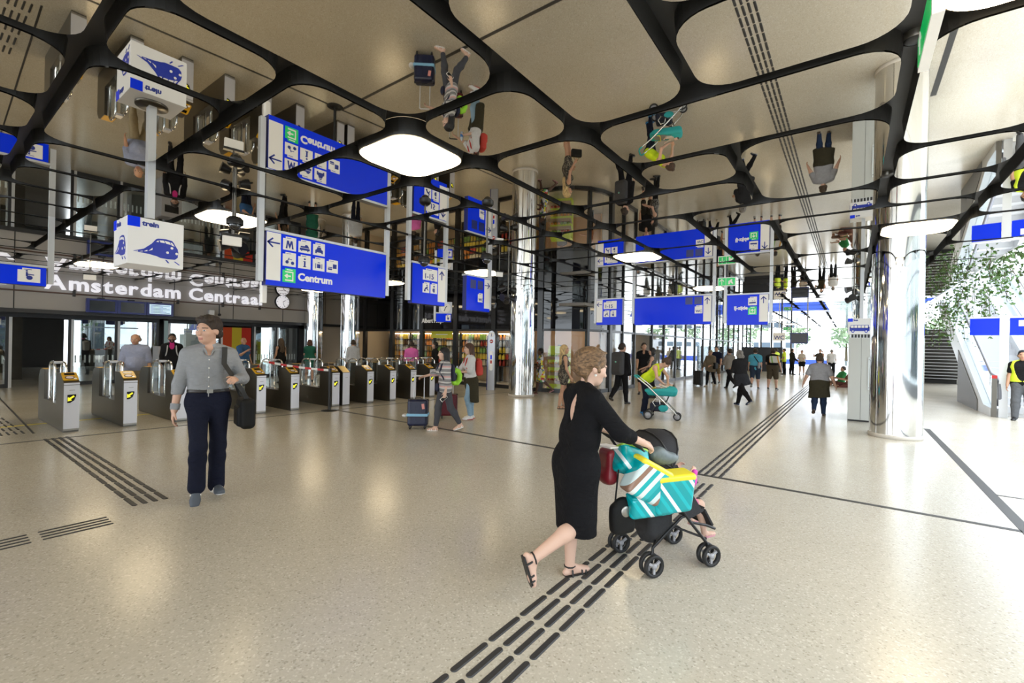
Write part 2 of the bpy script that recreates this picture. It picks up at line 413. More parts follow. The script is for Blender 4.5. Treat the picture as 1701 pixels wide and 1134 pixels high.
for i, y in enumerate((1.6, 3.3, 6.1, 7.6, 9.0)):
    MB().bx(-20, -19.9, y - .03, y + .03, 2.9, 3.12 if i % 2 else 3.04).build('pipe_bracket', DKGREY, wall_left)
# glazed sliding doors in a recess
door_n = 0
for (y0, y1, open_) in ((.2, 2.0, 0), (2.0, 3.4, 1), (3.4, 4.6, 0), (4.6, 5.8, 0), (6.1, 7.9, 0), (7.9, 9.2, 1), (9.2, 10.2, 0), (10.2, 11.2, 0), (-2, .2, 0)):
    door_n += 1
    d = empty('door_%d' % door_n, (-20.9, y0, 0)); tag(d, 'tall glazed sliding door with dark frame in the left wall', kind='structure')
    w = y1 - y0
    MB().bx(-.04, .04, 0, w, 2.2, 2.36).build('door_header', DKGREY, d)
    for yy in (0, w - .07): MB().bx(-.035, .035, yy, yy + .07, 0, 2.2).build('door_stile', DKGREY if yy else ALU, d)
    if not open_:
        MB().bx(-.03, .03, .07, w - .07, 0, .12).build('door_rail', DKGREY, d)
        MB().bx(-.006, .006, .07, w - .07, .12, 2.2).build('glass_pane', GLASS, d)
        for q in range(int(w / .12)): MB().bx(-.012, -.008, .1 + q * .12, .14 + q * .12, .75, 1.0).build('frosted_bar', WHITE, d)
# passage behind the doors: dark back wall with wide bright openings to the street
bw = MB()
for y0, y1 in ((-12, 5.2), (5.9, 8.8), (9.3, 15.3), (16.0, 26)): bw.bx(-33.9, -33.6, y0, y1, 0, HC + .15)
bw.bx(-33.9, -33.6, -12, 26, 2.5, HC + .15)
tag(bw.build('wall_back', mat('passage_wall', (.09, .085, .08), .7)), 'dark passage wall with openings far behind the doors', kind='structure')
tag(MB().bx(-27, -26.7, -12, 1.8, 0, HC + .15).bx(-25.5, -24.6, 2.1, 2.7, 0, HC + .15).bx(-27, -26.5, 6.6, 7.4, 0, HC + .15).build('trim_1', mat('brown_stone', (.085, .075, .06), .6, var=.2)), 'brown stone piers in the passage behind the doors', kind='structure')
def poster(label, y, z, w, h, cols, x=-26.4):
    t = thing('poster', label, 'poster', (x, y, z), R(90))
    MB().bx(0, w, -.02, .02, 0, h).build('frame', DKGREY, t)
    for xx in (.1, w - .14): MB().bx(xx, xx + .04, -.02, .02, -z, 0).build('stand_leg', DKGREY, t)
    for i, c in enumerate(cols):
        MB().bx(.03 + (w - .06) * i / len(cols), .03 + (w - .06) * (i + 1) / len(cols), -.026, -.021, .04, h - .04).build('print', mat('poster_%d' % (hash(c) % 9999), c, .5, emis=.12), t)
poster('red and yellow lit poster behind the far glass doors', 10.0, .7, 1.5, 1.6, ((.75, .1, .03), (.8, .6, .05), (.7, .05, .03)))
poster('pale lit advertising poster behind the sliding doors', 7.5, .8, 1.6, 1.7, ((.55, .72, .7), (.8, .82, .8)))
# big lettering on the wall
nm = thing('station_name_lettering', 'white illuminated letters reading Amsterdam Centraal high on grey wall', 'lettering', (-19.9, 2.62, 3.1), R(90))
LET = mat('letter_white', (.85, .85, .88), .4, emis=.5, ecol=(.9, .9, 1))
adv = 0.
for i, ch in enumerate('Amsterdam Centraal'):
    if ch == ' ': continue
    o = text('letter', ch, .62, (0, 0, 0), nm, LET, bold=.016, ext=.03)
    o['ch'] = i
xs = [.0]; glyphs = [o for o in nm.children]
pen = 0.; k = 0
for ch in 'Amsterdam Centraal':
    if ch == ' ': pen += .2; continue
    o = glyphs[k]; k += 1; xs_ = [v.co.x for v in o.data.vertices]; o.location = (pen - min(xs_), 0, 0); pen += max(xs_) - min(xs_) + .055
sc_ = 6.5 / pen
for o in glyphs: o.scale = (sc_, 1, 1); o.location.x *= sc_
lg = thing('railway_logo', 'white double arrow railway logo on the grey wall', 'logo', (-19.9, 1.0, 3.1), R(90))
MB().ext([(0, 0, .22), (.16, 0, .4), (.75, 0, .4), (.75, 0, .3), (.5, 0, .3), (.5, 0, .22), (.3, 0, .22), (.3, 0, .3), (.2, 0, .3), (.12, 0, .22)], (0, .05, 0)).build('upper_arrow', LET, lg)
MB().ext([(1.0, 0, .2), (.84, 0, .02), (.25, 0, .02), (.25, 0, .12), (.5, 0, .12), (.5, 0, .2), (.7, 0, .2), (.7, 0, .12), (.8, 0, .12), (.88, 0, .2)], (0, .05, 0)).build('lower_arrow', LET, lg)
# clock
ck = thing('wall_clock', 'round white station clock with black hands on grey wall', 'clock', (-19.86, 9.92, 3.3), R(90))
MB().lathe([(0, 0), (.29, 0), (.3, .06), (.3, .12)], axis='Y', n=32).build('case', DKGREY, ck)
MB().lathe([(0, -.004), (.275, -.004), (.28, .0)], axis='Y', n=32).build('dial', mat('dial_white', (.85, .83, .88), .4, emis=.5), ck)
for a, L, w in ((60, .15, .022), (160, .23, .016)): MB().ob((math.sin(R(a)) * L / 2, -.012, math.cos(R(a)) * L / 2), (w / 2, .003, L / 2), Matrix.Rotation(R(a), 3, 'Y')).build('hand', BLACK, ck)
for q in range(12): MB().ob((math.sin(R(30 * q)) * .235, -.008, math.cos(R(30 * q)) * .235), (.009, .003, .024), Matrix.Rotation(R(30 * q), 3, 'Y')).build('hour_mark', BLACK, ck)
# departure screens
SCRB = mat('screen_black', (.003, .003, .004), .2)
for i, (y0, lab, lit) in enumerate(((3.56, 'dark departure monitor under the station lettering, furthest from the lit one', 0), (4.34, 'dark departure monitor beside the lit departure list', 0), (5.12, 'lit departure monitor with pale list under the station lettering', 1))):
    t = thing('departure_monitor', lab, 'monitor', (-19.75, y0, 2.42), R(90), 'departure monitors')
    MB().bx(0, .77, -.06, .1, 0, .45).build('housing', NAVY, t)
    MB().bx(.07, .7, -.064, -.061, .06, .39).build('screen', SCRB if not lit else mat('screen_lit', (.4, .55, .7), .3, emis=.8, ecol=(.5, .66, .8)), t)
    if lit:
        for r_ in range(7): MB().bx(.1, .66 - .1 * (r_ % 3), -.067, -.065, .09 + r_ * .042, .105 + r_ * .042).build('text_line', mat('screen_line', (.08, .16, .3), .4), t)
    MB().bx(.3, .45, .0, .2, .45, .5).build('bracket', DKGREY, t)
for i, (y, z, lab) in enumerate(((7.25, 2.62, 'small grey junction box with pipe on the wall by clock'),)):
    t = thing('junction_box', lab, 'junction box', (-19.88, y, z), R(90))
    MB().bx(-.16, .02, -.05, .1, -.1, .12).build('box', ALU, t); MB().cyl((.18, -.06, .38), (.18, -.06, -.02), .02).ball((.18, -.08, -.04), .06).build('drop_pipe', DKGREY, t)

# ================================================================== SHOP BLOCK with curved glass corner
BGL = mat('black_glass', (.008, .008, .009), .03, spec=.5)
MULL = mat('black_mullion', (.012, .012, .013), .3)
SHOPG = glassmat('shop_glass', (.95, .96, .96), .015)
FARG = glassmat('reflective_glass', (.75, .8, .82), .42)
path = [(x, 13.5) for x in (-20, -18.95, -16.9, -14.9, -12.9, -10.9, -9.3, -8.8)]
for i in range(1, 6):
    a = R(-90 + 90 * i / 5); path.append((-8.8 + 1.8 * math.cos(a), 15.3 + 1.8 * math.sin(a)))
yy = 16.4
path += [(-7, 16.4), (-7, 17.6), (-7, 19.6)]
yy = 21.2
while yy < 46.5: path.append((-7, yy)); yy += 1.75
shop = empty('wall_shop', (0, 0, 0)); tag(shop, 'black glass shop front with clear lower panes and a rounded corner', kind='structure')
for i in range(len(path) - 1):
    (x0, y0), (x1, y1) = path[i], path[i + 1]; a = Vector((x0, y0, 0)); b = Vector((x1, y1, 0)); d = (b - a); L = d.length; d.normalize(); n = Vector((-d.y, d.x, 0))   # n points inward (left of travel)
    ang = math.atan2(d.y, d.x); far = y0 > 16; entry = abs(y0 - 17.6) < .01 and far
    pe = empty('shop_bay', (x0, y0, 0), ang, shop)
    curved = 13.5 <= y0 < 15.4 and x0 > -8.9
    MB().bx(.0, L, -.02, .02, 2.22, HC + .15).build('glass_panel' if far else 'dark_panel', FARG if far else BGL, pe)
    MB().bx(0, L, -.05, .05, 2.14, 2.22).build('transom', MULL, pe)
    if not entry:
        MB().bx(0, L, -.015, .015, .13, 2.14).build('glass_pane', FARG if far and y0 > 20 else SHOPG, pe)
        MB().bx(0, L, -.06, .06, 0, .13).build('plinth', MULL, pe)
    w = .05 if (curved and i not in (7, 12)) else (.1 if not far else .035)
    if not curved or i in (7, 10, 12): MB().bx(-w, w, -.07, .07, 0, HC + .15).build('mullion', MULL, pe)
# interior
tag(MB().bx(-19.9, -12.2, 18.6, 18.8, 0, 3.3).bx(-12.4, -12.2, 18.6, 46, 0, 3.3).bx(-20.2, -19.95, 13.6, 18.8, 0, 3.3).build('wall_shop_back', mat('shop_wall', (.50, .40, .28), .7)), 'warm beige back wall inside the shop', kind='structure')
tag(MB().bx(-19.9, -7.15, 13.62, 46, 3.0, 3.1).build('ceiling_shop', mat('shop_ceiling', (.3, .28, .26), .7)), 'grey shop ceiling behind the glass', kind='structure')
SHOPL = mat('shop_light_warm', (1, .9, .75), .4, emis=SHOP_E, ecol=(1, .82, .58))
for (x, y) in [(-18.4, 14.5), (-16.4, 14.5), (-14.4, 14.5), (-12.4, 14.5), (-10.4, 14.7), (-9.2, 16.0), (-10.4, 18.5), (-10, 22), (-10, 26), (-10, 31)]:  # lamps added out of sight to brighten the shop interior
    t = thing('shop_ceiling_light', 'warm white strip light on the shop ceiling', 'ceiling light', (x, y, 2.995), 0, 'shop strip lights')
    MB().bx(-.7, .7, -.12, .12, -.05, 0).build('housing', ALU, t); MB().bx(-.66, .66, -.09, .09, -.058, -.051).build('tube', SHOPL, t)
SHELF = mat('shelf_black', (.025, .024, .023), .5); WOOD = mat('pale_wood', (.45, .3, .16), .6, var=.15, vscale=12)
prods = []
for nme, c in (('amber', (.6, .32, .07)), ('yellow', (.75, .55, .06)), ('orange', (.75, .25, .03)), ('red', (.5, .05, .03)), ('cream', (.7, .6, .42)), ('brown', (.2, .1, .05)), ('green', (.2, .35, .06)), ('white', (.75, .73, .68))):
    m = mat('pack_' + nme, c, .35); b = MB().bx(-.055, .055, -.05, .05, 0, .15); b.bx(-.03, .03, -.03, .03, .15, .19)
    j = MB().lathe([(.001, 0), (.05, 0), (.05, .13), (.03, .17), (.03, .2), (.001, .2)], n=8)
    prods.append((nme, b.data('packet', m), j.data('jar', m)))
prng = random.Random(5)
def shelf_unit(x0, x1, y, rows, label, where, face=-1, count=9, depth=.42, rz=0., loc=None):
    t = thing('shelf_unit', label, 'shelf', (x0, y, 0), rz, 'product shelves in the shop')
    W = x1 - x0
    MB().bx(0, W, .0, .04, 0, 2.15).build('back_panel', WOOD, t)
    for xx in (0, W - .04): MB().bx(xx, xx + .04, -depth, 0, 0, 2.15).build('side_panel', SHELF, t)
    for z in rows: MB().bx(0, W, -depth, 0, z - .03, z).build('shelf_board', SHELF, t)
    MB().bx(0, W, -depth - .02, -depth + .02, 2.1, 2.2).build('light_canopy', WOOD, t)
    MB().bx(.05, W - .05, -depth + .03, -depth + .06, 2.08, 2.1).build('light_strip', SHOPL, t)  # glowing strip added to light the goods
    Mw = Matrix.Translation((x0, y, 0)) @ Matrix.Rotation(rz, 4, 'Z')
    for zi, z in enumerate(rows):
        lvl = ('lowest', 'second', 'middle', 'fourth', 'top')[zi] if len(rows) == 5 else ('lowest', 'second', 'third', 'top')[zi]
        pk = prng.choice(prods); tp = prng.choice((1, 2))
        for i in range(count):
            if i % 2 == 0: pk = prng.choice(prods); tp = prng.choice((1, 2))
            p = Mw @ Vector((.12 + (W - .24) * i / (count - 1), -depth + .1, z)); kind = ('packet', 'jar')[tp - 1]
            o = place('food_' + kind, pk[tp], None, p); o.rotation_euler = (0, 0, rz); s = prng.uniform(1.15, 1.5); o.scale = (s, 1, s)
            tag(o, '%s food %s on the %s shelf of the unit %s' % (pk[0], kind, lvl, where), 'food ' + kind, '%s food %ss on the shop shelves' % (pk[0], kind))
rows = (.7, .98, 1.26, 1.54, 1.82)
for i, x in enumerate((-19.3, -17.6, -15.9, -14.2)):
    shelf_unit(x, x + 1.65, 15.6, rows, ['black shelf unit of food beside the beige shop wall', 'black shelf unit of food behind the pink shirted man', 'black shelf unit of food below the yellow shop banner', 'black shelf unit of food at the corner of the shop'][i], ['by the beige shop wall', 'behind the pink shirted man', 'below the yellow banner', 'right of the yellow banner'][i], count=9)
shelf_unit(-12.4, -10.8, 16.0, rows, 'black shelf unit of food behind the information totem', 'behind the information totem', count=8)
shelf_unit(-11.9, -10.3, 21.2, (.5, .9, 1.3, 1.7), 'black shelf unit seen through the open shop entrance', 'inside the open entrance', rz=R(90), count=8)
bn = thing('shop_banner', 'yellow green banner hanging behind the shop glass', 'banner', (-14.75, 13.9, 1.86), 0)
MB().bx(0, 1.25, -.015, .015, 0, .62).build('sheet', mat('banner_lime', (.55, .52, .03), .6, emis=.15), bn)
MB().bx(.3, 1.0, -.02, -.016, .14, .17).build('lettering_line', WHITE, bn)
for x in (.1, 1.15): MB().cyl((x, 0, .62), (x, 0, 1.14), .006).build('cord', ALU, bn)
sn = thing('shop_name_letters', 'white shop name letters on the black glass band', 'lettering', (-14.85, 13.42, 2.5), 0)
text('shop_name', 'Albert Heijn', .26, (0, 0, 0), sn, WHITE, bold=.006, ext=.01)
tag(MB().bx(-12.2, -8.4, 17.3, 17.42, 0, 3.0).build('wall_shop_partition', mat('shop_partition', (.55, .33, .17), .7)), 'warm orange beige partition inside the curved shop corner', kind='structure')
# stepped produce stand behind the curved glass
LIME = mat('lime_board', (.5, .6, .02), .5, emis=.1)
ps = thing('produce_stand', 'tiered produce stand with wooden trays and lime signs behind curved glass', 'display stand', (-9.1, 14.55, 0), R(20))
MB().bx(-.05, .75, .1, .5, 0, 1.5).build('back_board', LIME, ps)
MB().bx(0, .7, .05, .09, 1.3, 1.62).build('sign_board', LIME, ps)
for i, z in enumerate((.3, .6, .9, 1.18)):
    MB().ob((.35, -.12 + .05 * i, z), (.42, .2, .02), (R(14), 0, 0)).ob((.35, -.31 + .05 * i, z - .01), (.42, .015, .06), (R(14), 0, 0)).build('tray', WOOD, ps)
for i, z in enumerate((.3, .6, .9, 1.18)):
    for j in range(6):
        c = [(.6, .05, .03), (.7, .45, .04), (.75, .3, .03), (.25, .4, .05)][(i + j // 3) % 4]
        b = MB().ball((0, 0, 0), (.055, .055, .05), 10, 6)
        p = Matrix.Translation((-9.1, 14.55, 0)) @ Matrix.Rotation(R(20), 4, 'Z') @ Vector((.05 + .12 * j, -.12 + .05 * i, z + .07))
        nmn = {(.6, .05, .03): 'red', (.7, .45, .04): 'yellow', (.75, .3, .03): 'orange', (.25, .4, .05): 'green'}[c]
        o = b.build('fruit', mat('fruit_' + nmn, c, .4), None, p); tag(o, '%s fruit on a wooden tray of the produce stand' % nmn, 'fruit', '%s fruit on the produce stand' % nmn)
# ================================================================== COLUMNS
def column(x, y, label, r=.40):
    t = thing('mirror_column', label, 'column', (x, y, 0), 0)
    MB().lathe([(r, .07), (r, HC + .15)], n=64).build('shaft', CHROME, t)
    MB().lathe([(.001, 0), (r + .015, 0), (r + .015, .065), (r, .075)], n=64).build('base_ring', mat('base_stone', (.62, .58, .52), .5), t)
    a = R(-110); MB().bx(-.004, .004, -.004, .006, .08, HC + .14).build('seam', DARKST, t, (math.cos(a) * (r - .002), math.sin(a) * (r - .002), 0))
column(.71, 11.5, 'polished steel column beside the bus stop kiosk')
column(-8.42, 11.85, 'polished steel column in front of the curved shop corner')
column(-17.6, 11.75, 'polished steel column in front of the shop wall near the gates')
column(-20.45 + .9, 11.2, 'polished steel column against the grey wall by the clock')
for x, y in ((-8.42, 31.5), (.4, 31.5), (.4, 21.5)): column(x, y, 'polished steel column further down the hall, beyond the kiosk' if x > 0 and y < 25 else ('polished steel column far down the hall on the escalator side' if x > 0 else 'polished steel column inside the far shop front'))
# ================================================================== SIGNS
def arrow(mb, cx, cz, s, ang, y=-.004):
    """outline arrow pointing up, turned by ang"""
    M = Matrix.Rotation(R(ang), 3, 'Y')
    def bar(p, q, w):
        p, q = M @ Vector((p[0], 0, p[1])), M @ Vector((q[0], 0, q[1])); d = (q - p); L = d.length; a = math.atan2(d.x, d.z)
        c = (p + q) / 2; mb.ob((cx + c.x * s, y, cz + c.z * s), (w * s / 2, .002, L * s / 2 + w * s * .3), Matrix.Rotation(a, 3, 'Y'))
    bar((0, -.5), (0, .45), .13); bar((0, .5), (-.36, .1), .13); bar((0, .5), (.36, .1), .13)
def tile(t, x, z, w, h, kind, m=None, front=0.):
    """white page-shaped pictogram plate, lower-left corner at (x, z)"""
    nt = w * .2; y = front
    b = MB().ext([(x, y, z), (x + w, y, z), (x + w, y, z + h), (x + nt, y, z + h), (x + nt, y, z + h * .86), (x, y, z + h * .86)], (0, -.004, 0))
    pl = b.build('pictogram_plate', m or WHITE, t)
    g = MB(); Y = y - .006
    def q(pts): g.ext([(x + w * a, Y + .002, z + h * c) for a, c in pts], (0, -.003, 0))
    def disc(a, c, r, n=12): q([(a + r * math.cos(2 * math.pi * i / n) * h / w, c + r * math.sin(2 * math.pi * i / n)) for i in range(n)])
    ink = PRINT
    if kind == 'M': q([(.2, .12), (.32, .12), (.35, .5), (.5, .12), (.65, .5), (.68, .12), (.8, .12), (.7, .72), (.58, .72), (.5, .45), (.42, .72), (.3, .72)])
    elif kind == 'i': q([(.4, .12), (.64, .12), (.64, .18), (.58, .18), (.58, .56), (.4, .56), (.4, .5), (.46, .5), (.46, .18), (.4, .18)]); disc(.52, .7, .07)
    elif kind == 'tram': q([(.1, .2), (.9, .2), (.9, .36), (.1, .36)]); q([(.14, .4), (.86, .4), (.8, .52), (.2, .52)]); q([(.5, .52), (.8, .52), (.7, .64), (.55, .64)]); disc(.25, .18, .05); disc(.75, .18, .05)
    elif kind == 'taxi': q([(.18, .16), (.3, .16), (.3, .24), (.7, .24), (.7, .16), (.82, .16), (.82, .42), (.7, .48), (.64, .66), (.36, .66), (.3, .48), (.18, .42)]); q([(.4, .7), (.6, .7), (.6, .78), (.4, .78)])
    elif kind == 'bike': disc(.32, .3, .12); disc(.74, .26, .12); q([(.3, .3), (.35, .3), (.5, .6), (.45, .62)]); q([(.45, .5), (.7, .48), (.7, .52), (.45, .55)])
    elif kind == 'case': q([(.35, .2), (.65, .2), (.65, .5), (.35, .5)]); q([(.22, .16), (.27, .16), (.27, .54), (.22, .54)]); q([(.74, .16), (.79, .16), (.79, .54), (.74, .54)]); q([(.4, .58), (.62, .58), (.6, .64), (.42, .64)])
    elif kind == 'shop': q([(.55, .34), (.88, .34), (.88, .68), (.55, .68)]); q([(.12, .2), (.44, .2), (.5, .32), (.1, .32)]); q([(.12, .36), (.48, .36), (.48, .42), (.12, .42)])
    elif kind == 'wheel': disc(.52, .32, .16); q([(.36, .42), (.46, .4), (.44, .72), (.36, .72)]); q([(.44, .52), (.72, .5), (.72, .57), (.44, .6)]); disc(.4, .8, .06)
    elif kind == 'walk': q([(.2, .2), (.34, .14), (.4, .3), (.75, .5), (.7, .62), (.35, .45)]); disc(.3, .2, .1); disc(.62, .7, .07); q([(.55, .4), (.8, .2), (.85, .26), (.6, .5)])
    elif kind == 'lift': q([(.4, .12), (.62, .12), (.62, .5), (.4, .5)]); disc(.51, .68, .09); q([(.3, .2), (.37, .2), (.37, .46), (.3, .46)])
    elif kind == 'boat': q([(.1, .2), (.9, .24), (.85, .4), (.14, .36)]); q([(.46, .48), (.54, .48), (.54, .56), (.46, .56)]); q([(.7, .56), (.78, .56), (.78, .6), (.7, .6)])
    elif kind == 'WC': text('lettering', 'WC', h * .42, (x + w * .14, Y, z + h * .14), t, PRINT, bold=.002, ext=.002)
    elif kind == '1-15': text('lettering', '1-15', h * .62, (x + w * .08, Y, z + h * .14), t, PRINT, bold=.002, ext=.002)
    elif kind == 'exit':
        ink = WHITE
        for a in ([(.2, .1), (.82, .1), (.82, .2), (.2, .2)], [(.74, .2), (.82, .2), (.82, .7), (.74, .7)], [(.2, .7), (.82, .7), (.82, .78), (.2, .78)]): q(a)
        q([(.14, .45), (.34, .62), (.42, .55), (.36, .5), (.62, .5), (.62, .4), (.36, .4), (.42, .34), (.34, .28)])
    elif kind == 'exitup':
        ink = WHITE
        for a in ([(.16, .12), (.84, .12), (.84, .22), (.16, .22)], [(.16, .22), (.24, .22), (.24, .72), (.16, .72)], [(.76, .22), (.84, .22), (.84, .72), (.76, .72)]): q(a)
        q([(.46, .3), (.54, .3), (.54, .52), (.62, .46), (.68, .54), (.5, .72), (.32, .54), (.38, .46), (.46, .52)])
    q([(.26, .885), (.62, .885), (.62, .92), (.26, .92)]) if kind not in ('exit', 'exitup') else q([(.3, .87), (.75, .87), (.75, .93), (.3, .93)])
    if g.V: g.build('pictogram', ink, t)
def sign(name, label, loc, rz, w, h, strip, arr, tiles, words=(), dark=(), hang=(0, 1), t_=.11, top=None, side=False):
    t = thing(name, label, 'sign', loc, rz)
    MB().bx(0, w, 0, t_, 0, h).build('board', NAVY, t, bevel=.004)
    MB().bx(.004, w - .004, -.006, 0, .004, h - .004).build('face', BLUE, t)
    MB().bx(-.02, w + .02, -.012, t_ + .012, h, h + .035).build('top_rail', ALU, t)
    F = -.006
    if strip is not None:
        x0 = 0 if strip == 'L' else w - .2
        MB().bx(x0 + .004, x0 + .2, F - .004, F, h * .1, h - .01).build('arrow_strip', WHITE, t)
        a = MB(); arrow(a, x0 + .1, h - .15, .16, arr, F - .006); a.build('arrow', PRINT, t)
    for (x, z, tw, th, k) in tiles: tile(t, x, z, tw, th, k, GREEN if k in ('exit', 'exitup') else None, F)
    for (x, z, s, body) in words: text('lettering', body, s, (x, F - .001, z), t, WHITE, bold=.006, ext=.003)
    for (x, z, s) in dark: MB().bx(x, x + s, F - .003, F, z, z + s * 1.05).build('blank_plate', NAVY, t)
    for k in hang:
        x = -.09 if k == 0 else w + .02
        MB().bx(x, x + .07, .02, .09, .05, HC + .1 - loc[2]).build('post', ALU, t)
    return t
Z0 = 2.40
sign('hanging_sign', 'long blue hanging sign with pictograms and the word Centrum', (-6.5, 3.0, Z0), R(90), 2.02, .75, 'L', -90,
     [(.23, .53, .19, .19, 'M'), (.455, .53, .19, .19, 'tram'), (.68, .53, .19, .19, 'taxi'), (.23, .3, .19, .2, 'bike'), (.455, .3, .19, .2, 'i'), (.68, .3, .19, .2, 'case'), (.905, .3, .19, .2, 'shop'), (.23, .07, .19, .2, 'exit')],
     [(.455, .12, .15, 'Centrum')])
sign('hanging_sign', 'square blue hanging sign reading 1-15 beside the long Centrum sign', (-6.48, 5.6, 2.37), R(90), .84, .74, 'R', 0,
     [(.25, .46, .37, .22, '1-15'), (.25, .22, .17, .2, 'walk'), (.45, .22, .17, .2, 'lift')])
sign('hanging_sign', 'square blue hanging sign reading WC with two blank squares, arrow right', (-6.6, 7.2, 2.36), R(90), .78, .74, 'R', 90,
     [(.37, .2, .16, .2, 'WC')], dark=[(.12, .48, .18), (.36, .48, .18)], hang=(1,))
sign('hanging_sign', 'blue sign reading 1-15 with left arrow next to the long WC sign', (-6.3, 12.8, 2.29), 0, .84, .77, 'L', -90,
     [(.24, .48, .42, .24, '1-15'), (.24, .24, .19, .2, 'walk'), (.46, .24, .19, .2, 'lift')], hang=(0,))
sign('hanging_sign', 'long blue hanging sign reading WC with up arrow', (-5.12, 12.9, 2.28), 0, 2.12, .78, 'R', 0,
     [(1.7, .3, .2, .22, 'WC')], dark=[(1.45, .55, .19), (1.69, .55, .19)])
sign('hanging_sign', 'blue hanging sign reading IJ-zijde with a ferry pictogram', (-2.63, 13.0, 2.26), 0, .95, .78, 'R', 0,
     [(.5, .5, .2, .22, 'boat'), (.5, .26, .2, .21, 'exitup')], [(.17, .4, .12, 'IJ-zijde')])
sign('gate_sign', 'narrow blue sign with wheelchair plate above the first gates', (-10.46, -.4, 2.43), R(90), 1.8, .3, None, 0, [(1.48, .05, .25, .22, 'wheel')], hang=(1,))
t = sign('gate_sign', 'small blue sign with wheelchair plate above the last gates', (-11.2, 10.75, 2.35), R(40), .5, .29, None, 0, [(.32, .05, .16, .2, 'wheel')], hang=(0,))
cl = thing('hanging_clock_sign', 'small round white clock hanging above the last gates', 'clock', (-11.2, 10.9, 2.62), R(40))
MB().bx(-.02, .42, -.02, .1, .03, .42).build('box', ALU, cl); MB().lathe([(0, -.03), (.16, -.03), (.17, -.02)], (.2, 0, .22), axis='Y').build('dial', WHITE, cl)
for a, L in ((40, .08), (200, .12)): MB().ob((.2 + math.sin(R(a)) * L / 2, -.036, .22 + math.cos(R(a)) * L / 2), (.012, .003, L / 2), Matrix.Rotation(R(a), 3, 'Y')).build('hand', BLACK, cl)
MB().bx(.17, .23, .02, .08, .42, HC - 2.62 + .1).build('post', ALU, cl)
# train box sign
TR = [(.097, .273), (.28, .345), (.417, .479), (.486, .582), (.52, .605), (.554, .61), (.669, .62), (.783, .601), (.815, .56), (.84, .507), (.886, .435), (.903, .36), (.89, .245), (.84, .195), (.714, .188), (.577, .192), (.51, .22), (.37, .246), (.21, .259)]
def cube_sign(name, label, loc, rz, w, h, word, kind, pole):
    t = thing(name, label, 'sign', loc, rz)
    MB().bx(0, w, 0, w, 0, h).build('light_box', mat('box_white', (.74, .735, .73), .35, emis=.1, ecol=(.85, .84, .82)), t, bevel=.004)
    for fc in (0, 1):
        # face 0: local -y ; face 1: local -x side
        M = Matrix.Identity(4) if fc == 0 else (Matrix.Translation((0, w, 0)) @ Matrix.Rotation(R(-90), 4, 'Z'))
        f = empty('face_print', (0, 0, 0), 0, t); f.matrix_local = M
        def P(pts, m, nm, dy=-.003): MB().ext([(w * a, -.001, h * b) for a, b in pts], (0, dy, 0)).build(nm, m, f)
        P([(0, .79), (.21, .79), (.21, 1), (0, 1)], BLUE, 'corner_square')
        text('word', word, h * .15, (w * .25, -.002, h * .84), f, PRINT, bold=.003, ext=.002)
        DB = mat('print_royal', (.006, .03, .42), .4)
        if kind == 'train':
            P(TR, DB, 'train_print')
            for q in ([(.49, .53), (.53, .57), (.54, .53)], [(.55, .575), (.63, .58), (.65, .53), (.57, .53)], [(.645, .58), (.73, .57), (.76, .51), (.67, .525)], [(.75, .565), (.785, .555), (.83, .485), (.775, .5)],
                      [(.12, .272), (.18, .285), (.18, .268)], [(.2, .275), (.26, .295), (.26, .28)], [(.28, .29), (.34, .33), (.34, .3)], [(.36, .31), (.43, .39), (.43, .345)]): P(q, WHITE, 'window_print', -.005)
            for a, b in ((.7, .33), (.87, .33), (.78, .44)): P([(a + .028 * math.cos(t_ * .785), b + .028 * math.sin(t_ * .785)) for t_ in range(8)], WHITE, 'lamp_print', -.005)
            P([(.66, .165), (.69, .165), (.74, .1), (.71, .1)], DB, 'rail_print'); P([(.82, .15), (.85, .15), (.94, .085), (.91, .085)], DB, 'rail_print')
        else:
            P([(.08, .2), (.92, .2), (.92, .46), (.08, .46)], DB, 'bus_print')
            P([(.1, .38), (.9, .38), (.88, .58), (.12, .58)], DB, 'bus_print')
            for i in range(5): P([(.13 + .15 * i, .4), (.25 + .15 * i, .4), (.25 + .15 * i, .55), (.13 + .15 * i, .55)], WHITE, 'window_print', -.005)
            for a in (.22, .78): P([(a + .075 * math.cos(t_ * .5236), .19 + .1 * math.sin(t_ * .5236)) for t_ in range(12)], DB, 'wheel_print', -.006); P([(a + .035 * math.cos(t_ * .785), .19 + .05 * math.sin(t_ * .785)) for t_ in range(8)], WHITE, 'hub_print', -.008)
    if pole:
        MB().bx(w * .5 - .035, w * .5 + .035, w * .5 - .05, w * .5 + .05, h, HC + .1 - loc[2]).build('pole', ALU, t)
        MB().lathe([(.001, .03), (.15, .03), (.15, 0)], (w * .5, w * .5, h), n=20).build('pole_flange', DARKST, t)
    return t
cube_sign('box_sign', 'white cube sign with blue train picture and the word trein', (-6.07, 1.4, 2.415), R(90), .5, .5, 'trein', 'train', True)
